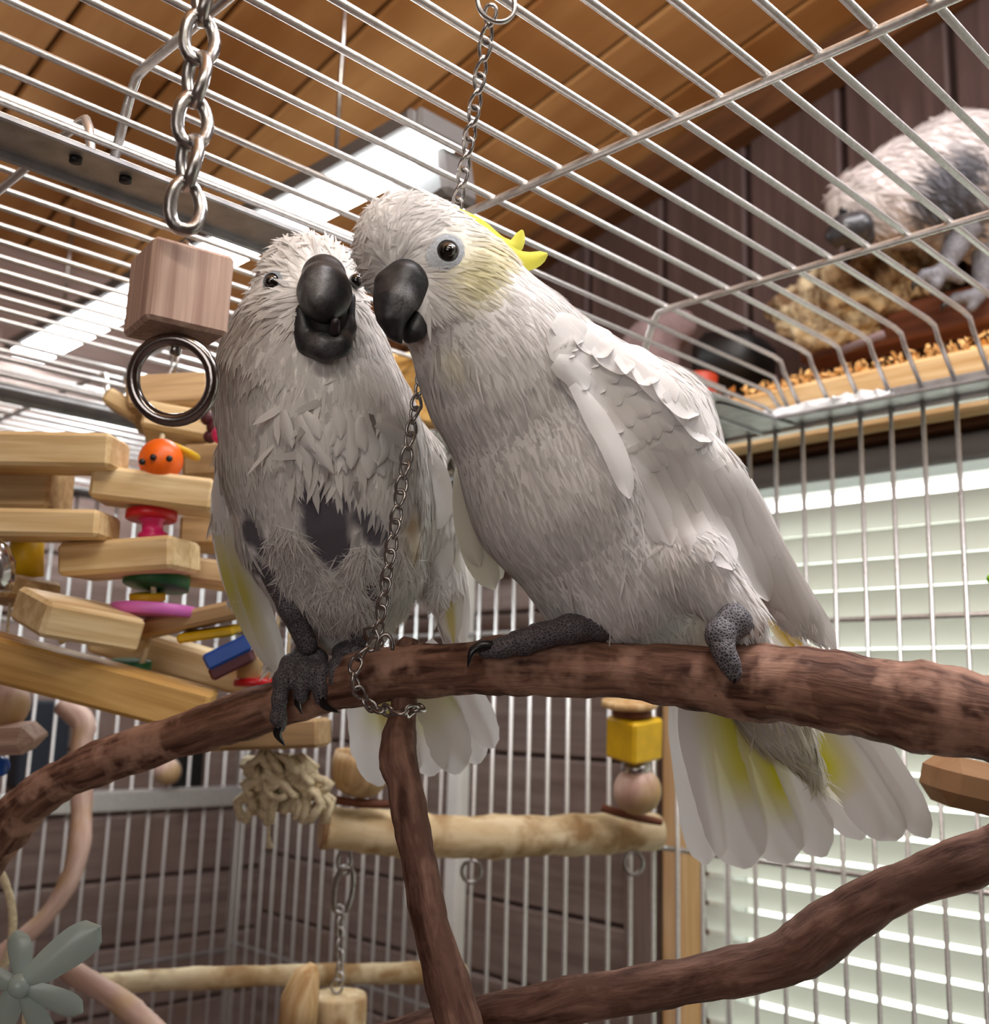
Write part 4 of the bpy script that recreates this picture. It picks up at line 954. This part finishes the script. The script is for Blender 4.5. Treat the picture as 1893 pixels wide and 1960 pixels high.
# bell at the left edge, natural discs, blue bead
be = thing('steel_bell', 'shiny steel bell cut by the left edge beside the planks', 'bell', P(-26, 1120, .70))
put('bell_body', MB().lathe(P(-26, 1072, .70), (0, 0, 1), [(-.019, .0), (-.019, .0175), (-.012, .0185), (0, .018), (.010, .013), (.016, .005), (.017, 0)], 26), M['ring'], be)
put('hanger', MB().tube([P(-26, 1030, .70), P(-30, 870, .77)], .001, 6), M['steel'], be)
nt_ = thing('wooden_disc_toy', 'string of pale rounded wooden pieces with a blue bead, left edge under the planks', 'bird toy', P(0, 1490, .86))
put('knob', MB().ball(P(6, 1348, .86), .021, 18, 10, RC @ np.array([.3, -1, 0]), 1.0), M['pinkbark'], nt_)
board('disc', nt_, (20, 1413, .84), 118, 52, .045, M['block'], -2, 0, 0, .010)
turned('bead', nt_, (-2, 1467, .85), ballp(20), M['blue'], label='blue bead')
put('cord', MB().tube([P(4, 1320, .86), P(2, 1480, .86)], .0015, 6), M['rope'], nt_)
put('cord', MB().tube([P(4, 1330, .86), P(20, 1140, .83)], .0012, 6), M['rope'], nt_)

# cage perches and hanging things further back
def simple_branch(name, pts, mat, label, seg=14, n=40, rough=.06):
    return branch(name, pts, label, mat, seg, n, rough)
simple_branch('curved_perch', [(120, 1350, 1.12, 20), (160, 1384, 1.11, 24), (156, 1430, 1.10, 19), (156, 1550, 1.08, 21), (152, 1621, 1.06, 20), (130, 1690, 1.05, 18), (86, 1756, 1.04, 17), (20, 1815, 1.03, 18), (-30, 1850, 1.03, 18)], M['pinkbark'], 'peeled pinkish branch curving down at the lower left')
simple_branch('rope_loop', [(-20, 1640, .9, 8), (10, 1690, .9, 8), (24, 1750, .9, 8), (18, 1820, .9, 8), (-10, 1880, .9, 8)], M['rope'], 'tan rope arc at the lower left edge')
lg1 = branch('birch_perch', [(620, 1582, 1.00, 42), (700, 1590, 1.01, 42), (800, 1598, 1.03, 42), (900, 1602, 1.05, 40), (1000, 1600, 1.08, 39), (1100, 1598, 1.11, 38), (1200, 1594, 1.135, 37), (1258, 1592, 1.15, 34)], 'pale birch log perch bolted to the back wires below the main perch', M['birch'], 24, 50, .03)
c0 = P(619, 1581, .998); ax = unit(P(620, 1582, 1.0) - P(700, 1590, 1.01))
put('cut_end', MB().lathe(c0, ax, [(-.003, .0203), (.0015, .0203), (.002, .019), (.002, 0)], 24), M['endgrain'], lg1, False, label='brown sawn end')
for x, y in ((902, 1668), (1212, 1652)):
    a = np.linspace(0, 2 * np.pi, 17)[:-1]; c = P(x, y, 1.13)
    put('bolt_ring', MB().tube([c + RC @ np.array([.010 * math.cos(t), .012 * math.sin(t), 0]) for t in a], .0022, 7, closed=True), M['steel'], lg1)
    put('bolt', MB().tube([P(x, y - 24, 1.13), P(x, y - 60, 1.12)], .002, 6), M['steel'], lg1)
simple_branch('thin_log_perch', [(176, 1886, .98, 19), (300, 1876, 1.0, 21), (500, 1868, 1.03, 20), (700, 1864, 1.07, 20), (860, 1860, 1.11, 19), (888, 1858, 1.12, 14)], M['birch'], 'thin whitish log perch crossing low at the left', 14)
simple_branch('short_branch', [(118, 1850, .92, 17), (150, 1868, .91, 22), (226, 1914, .90, 22), (285, 1966, .89, 24), (330, 2010, .88, 24)], M['pinkbark'], 'short pale branch below the whitish log, lower left corner')
simple_branch('bark_strip', [(566, 1518, .99, 9), (631, 1529, .99, 8), (690, 1537, .99, 9), (752, 1540, 1.0, 7)], M['redwood'], 'thin reddish bark strip lying on the left end of the birch log', 8)
simple_branch('bark_strip', [(1152, 1546, 1.10, 7), (1200, 1560, 1.10, 8), (1266, 1574, 1.11, 7)], M['redwood'], 'thin reddish bark strip under the pinkish ball', 8)
bt = thing('bead_string_toy', 'hanging toy of a yellow block above a pinkish ball, under the right cockatoo', 'bird toy', P(1220, 1560, 1.08))
turned('ball', bt, (1220, 1513, 1.08), ballp(46), M['pinkbark'], label='pinkish wooden ball')
turned('collar', bt, (1217, 1468, 1.08), [(-12, 0), (-12, 24), (-4, 28), (8, 28), (8, 0)], M['steel'])
board('block', bt, (1214, 1412, 1.08), 80, 80, .042, M['yellow'], 1, -38, 2, .003, 'yellow wooden block')
turned('disc', bt, (1210, 1362, 1.08), disc(38, 16), M['redwood'], label='dark red-brown disc')
turned('disc', bt, (1205, 1346, 1.08), disc(54, 14), M['pine'])
put('cord', MB().tube([P(1206, 1350, 1.08), np.array([P(1206, 1350, 1.08)[0], P(1206, 1350, 1.08)[1], ZR - .006 + ZC])], .0012, 6), M['rope'], bt)
put('cord', MB().tube([P(1206, 1350, 1.08), P(1220, 1540, 1.08)], .0012, 6), M['rope'], bt)
# rope tassel and coconut cup
rt = thing('rope_tassel', 'frayed cream cotton rope tassel hanging left of the birch log', 'bird toy', P(530, 1580, .96))
for i in range(46):
    x0 = 470 + 130 * rng.random(); x1 = 455 + 170 * rng.random(); y1 = 1510 + 70 * rng.random(); z = .93 + .05 * rng.random()
    q = smooth_path([(530 + (x0 - 530) * .5, 1462 - 8 * rng.random(), .955), (x0, 1470 + 10 * rng.normal(), z), (x1 + 12 * rng.normal(), (1480 + y1) / 2, z), (x1, y1, z)], 9)
    put('strand', MB().tube([P(*r) for r in q], .0034 + .002 * rng.random(), 6), M['rope'], rt)
for i in range(7):
    c = P(500 + 80 * rng.random(), 1455 + 60 * rng.random(), .925); a = np.linspace(0, 2 * np.pi, 13)[:-1]; r_ = .009 + .004 * rng.random(); ph = rng.random() * 3
    put('knot', MB().tube([c + RC @ np.array([r_ * math.cos(t), r_ * math.sin(t + ph), .006 * math.sin(2 * t)]) for t in a], .0035, 6, closed=True), M['rope'], rt)
put('strand', MB().tube([P(515, 1540, .95), P(514, 1600, .95), P(516, 1622, .95)], [.0015, .0015, .004], 6), M['rope'], rt)
put('cord', MB().tube([P(540, 1436, .955), np.array([P(540, 1436, .955)[0], P(540, 1436, .955)[1], ZR - .006 + ZC])], .0016, 6), M['rope'], rt)
cu = thing('coconut_cup', 'tan coconut half shell standing on the birch log behind the upright stick', 'bowl', P(690, 1528, 1.0))
put('shell', MB().lathe(P(690, 1478, 1.0), RC @ unit([.15, -1, .1]), [(-.0225, 0), (-.022, .010), (-.017, .020), (-.006, .0265), (.008, .028), (.018, .026), (.016, .023), (.0, .024), (-.016, .014), (-.018, 0)], 26), M['greypine'], cu)
ck = thing('wooden_tray', 'brownish board hanging under the left cockatoo’s feet above the rope tassel', 'board', P(520, 1432, .93))
board('board', ck, (505, 1405, .93), 236, 54, .06, M['greypine'], -2, 2, -10, .003)
put('cord', MB().tube([P(520, 1385, .94), np.array([P(520, 1385, .94)[0], P(520, 1385, .94)[1], ZR - .006 + ZC])], .0012, 6), M['rope'], ck)
# chain with the stump
st = thing('stump_toy', 'olive-tan log slice hanging from a steel chain at the bottom middle', 'bird toy', P(648, 1975, 1.0))
put('log_slice', MB().lathe(P(648, 1935, 1.0), RC @ unit([.02, -1, .18]), [(-.022, 0), (-.022, .024), (-.019, .0262), (.012, .0262), (.015, .025), (.0155, 0)], 26), M['birch'], st, True)
put('eye_screw', MB().tube([P(645 + 11 * math.cos(t), 1888 + 13 * math.sin(t), 1.0) for t in np.linspace(0, 6.0, 16)], .0014, 6), M['steel'], st)
put('bark_piece', MB().tube([P(566, 1985, .96), P(576, 1910, .96), P(590, 1862, .96), P(600, 1848, .96)], [.018, .017, .012, .004], 10, rough=.2), M['pine'], st)
put('link', MB().tube([P(659 + 13 * math.cos(t), 1650 + 24 * math.sin(t), 1.02) for t in np.linspace(0, 2 * np.pi, 17)[:-1]], .0020, 7, closed=True), M['steel'], st)
put('link', MB().tube([P(657 + 17 * math.copysign(abs(math.cos(t)) ** .6, math.cos(t)) - 6 * math.sin(t), 1703 + 44 * math.sin(t), 1.01) for t in np.linspace(0, 2 * np.pi, 25)[:-1]], .0026, 7, closed=True), M['steel'], st)
chain(st, [P(651, 1745, 1.01), P(650, 1885, 1.0)], .014, .0105, .0016, M['steel'], .0100, .5, -.9)
# nest box, fibre bundle, white hook behind the cockatoos
nb = thing('nest_box', 'plain tan wooden box hanging between the two cockatoos’ heads and the roof', 'box', P(790, 822, 1.15))
board('box_body', nb, (780, 752, 1.17), 120, 130, .075, M['yellowpine'], 0, 24, -2, .003)
put('hanger', MB().tube([P(735, 690, 1.15), P(724, 660, 1.15), P(720, 625, 1.15), P(732, 590, 1.15), np.array([P(732, 590, 1.15)[0], P(732, 590, 1.15)[1], ZR - .006 + ZC])], .0045, 8), M['white'], nb, label='white plastic hook')
fb = thing('fibre_bundle', 'grey shredded fibre bundle on the cage rail beyond the left cockatoo’s shoulder', 'bird toy', P(850, 905, 1.42))
mb = MB()
for i in range(110):
    a = P(815 + 62 * rng.random(), 838 + 66 * rng.random(), 1.36 + .05 * rng.random()); d = rng.normal(size=3) * .016
    mb.tube([a - d, a + rng.normal(size=3) * .004, a + d], .0017, 4)
put('fibres', mb, M['grey'], fb, kind='stuff')
# block at the right edge
rb = tag(board('wooden_block', None, (1862, 1503, .72), 168, 94, .05, M['endgrain'], 13, 0, -6, .010), 'sawn wooden block with curved grain cut by the right edge under the perch', 'bird toy')
gb = tag(put('lime_bead', MB().ball(P(1899, 1108, .80), .0040, 12, 8), M['lime']), 'bright lime green bead at the right edge before the blind', 'bead')
# teal plastic star, close to the lens
ts = thing('plastic_flower_toy', 'translucent teal plastic flower in the lower left corner, blurred', 'bird toy', P(60, 1990, .60))
for a, L, w_, z0 in ((-36, 170, 44, .60), (28, 120, 40, .60), (70, 130, 40, .605), (122, 100, 36, .61), (190, 120, 40, .61), (262, 96, 36, .605)):
    r_ = math.radians(a); c = (40 + math.cos(r_) * L * .52, 1886 + math.sin(r_) * L * .52, z0); u_ = RC @ unit([math.cos(r_), math.sin(r_), .15])
    Mp = np.stack([u_, unit(np.cross(RC @ np.array([.25, -.2, 1.]), u_)), unit(np.cross(u_, np.cross(RC @ np.array([.25, -.2, 1.]), u_)))], 1)
    V_ = []; F_ = []
    for i in range(13):
        t = i / 6 - 1; w = w_ * (1 - abs(t) ** 2.6) ** .5 * (.75 + .25 * t)
        for sgn in (1, -1):
            for k in range(7):
                v = k / 3 - 1; V_.append([t * L * .55, v * w, sgn * 5 * (1 - abs(t) ** 3) * (1 - v * v) + 14 * v * v * .6])
    V_ = np.array(V_) * z0 / FPX
    for i in range(12):
        for sgn in (0, 1):
            for k in range(6):
                q0 = i * 14 + sgn * 7 + k; f_ = (q0, q0 + 1, q0 + 15, q0 + 14); F_.append(f_ if sgn else f_[::-1])
    put('petal', MB().add(P(*c) + V_ @ Mp.T, F_), M['teal'], ts)
turned('hub', ts, (40, 1886, .60), ballp(24), M['teal'])
put('hanger', MB().tube([P(50, 1890, .61), P(48, 1990, .61), P(40, 2100, .61)], .002, 6), M['rope'], ts)

# things behind the wires at the left
for (x0, y0, x1, y1, m_, lb, nm) in ((40, 1340, 118, 1505, 'navy', 'dark navy box on the wall behind the left wires', 'wall_box'), (340, 1425, 380, 1512, 'dark', 'small black box on the wall behind the left wires', 'wall_box')):
    a = onp(x0, y0, 1, YW - .04); b_ = onp(x1, y1, 1, YW - .04)
    bx = tag(put(nm, MB().box((a + b_) / 2 + [0, .01, 0], (abs(b_[0] - a[0]), .05, abs(a[2] - b_[2])), bev=.004), M[m_], None, False), lb, 'box')
nbp = tag(put('wooden_bead', MB().ball(onp(321, 1477, 1, 1.56), .021, 14, 10), M['pinkbark']), 'small pale wooden bead on the left wires below the perch', 'bead')

# loft clutter
pr3 = tag(put('loft_board', MB().box((onp(1800, 610, 0, 1.33) + [0, -.12, 0]), (.05, .62, .052), bev=.004, gax=1), M['redwood'], None, False), 'reddish board on the loft under the third cockatoo', 'board')
ck = Solid(.03); 
for x, y, r in ((1520, 600, 44), (1580, 560, 52), (1650, 550, 56), (1720, 545, 56), (1770, 530, 44), (1560, 630, 40), (1640, 610, 40)): ck.cap((x, y, 1.40 + .02 * rng.random(), r))
cko, Vk, Fk = None, *ck.mesh(.006); Nk = normals(Vk, Fk)
from mathutils import noise as mnoise
dsp = np.array([mnoise.fractal(Vector((v * 38).tolist()), 1.0, 2.0, 4) for v in Vk]); Vk = Vk + Nk * (dsp * .022)[:, None]
Ck = np.array(hexc('#d8c8a8'))[None] * np.clip(.55 + .9 * (dsp[:, None] + .3), .12, 1.15)
tag(put('cork_bark', MB().add(cam2w(Vk), Fk, cam2w(Vk), Ck), M['cork']), 'lumpy tan cork bark on the loft in front of the third cockatoo', 'bark')
tag(put('black_bag', MB().box(onp(1415, 640, 0, 1.36) + [0, 0, -.045], (.10, .075, .19), rotm(0, 0, 30), .02), M['dark'], None, True), 'black bag on the loft left of the cork bark', 'bag')
tag(put('red_cup', MB().lathe(np.array([*onp(1338, 700, 0, 1.12)[:2], .352 + ZC]), (0, 0, 1), [(0, 0), (0, .018), (.075, .024), (.077, .022), (.01, .016), (.01, 0)], 20), M['orangered']), 'orange-red cup on the loft beside the black bag', 'cup')
sd = Solid(.02).cap((1245, 650, 1.45, 42), (1300, 625, 1.44, 34)).cap((1215, 668, 1.46, 26)).cap((1250, 700, 1.45, 50)); Vs, Fs = sd.mesh(.006)
tag(put('cloth_bundle', MB().add(cam2w(Vs), Fs), M['pinkgrey']), 'pinkish grey cloth bundle on the loft left of the black bag', 'cloth')
tag(put('stick', MB().tube([onp(1615, 690, 0, 1.075) + [0, 0, .012], onp(1692, 660, 0, 1.075) + [0, 0, .012]], .005, 8), M['pinkgrey']), 'pale stick lying in the wood shavings', 'stick')
mb = MB(); n_ = 5000
for i in range(n_):
    y = -.2 + 1.25 * rng.random() ** 1.1; c = w3(1.058 + .09 * rng.random() ** 1.5, y, .364 + .016 * rng.random()); d = rng.normal(size=3) * .0028; e_ = rng.normal(size=3) * .0018
    mb.add([c - d, c + e_, c + d, c - e_], [(0, 1, 2, 3)])
sh = put('wood_shavings', mb, M['shav'], None, False); sh['kind'] = 'stuff'; sh['label'] = 'golden wood shavings heaped along the loft edge'; sh['category'] = 'shavings'
# rough white ridge laid along the strip
pq = np.array([w3(.972, y, .318) for y in np.linspace(.60, .44, 9)]); Vp = []; Fp = []
for i in range(26):
    for j in range(7):
        y = .605 - .165 * i / 25; r_ = (.010 + .004 * rng.random()) * (1 - .35 * abs(i / 12.5 - 1) ** 3); a = math.pi * j / 6
        Vp.append(w3(.968 - .006 * math.cos(a) * 1.6 + .002 * rng.normal(), y + .002 * rng.normal(), .302 + r_ * math.sin(a) * 1.1 + .0015 * rng.normal()))
Fp = [(i * 7 + j, i * 7 + j + 1, (i + 1) * 7 + j + 1, (i + 1) * 7 + j) for i in range(25) for j in range(6)]
tag(put('crumpled_band', MB().add(Vp, Fp), M['paper'], None, False), 'crumpled white ridge along the cage strip at the right corner', 'paper')
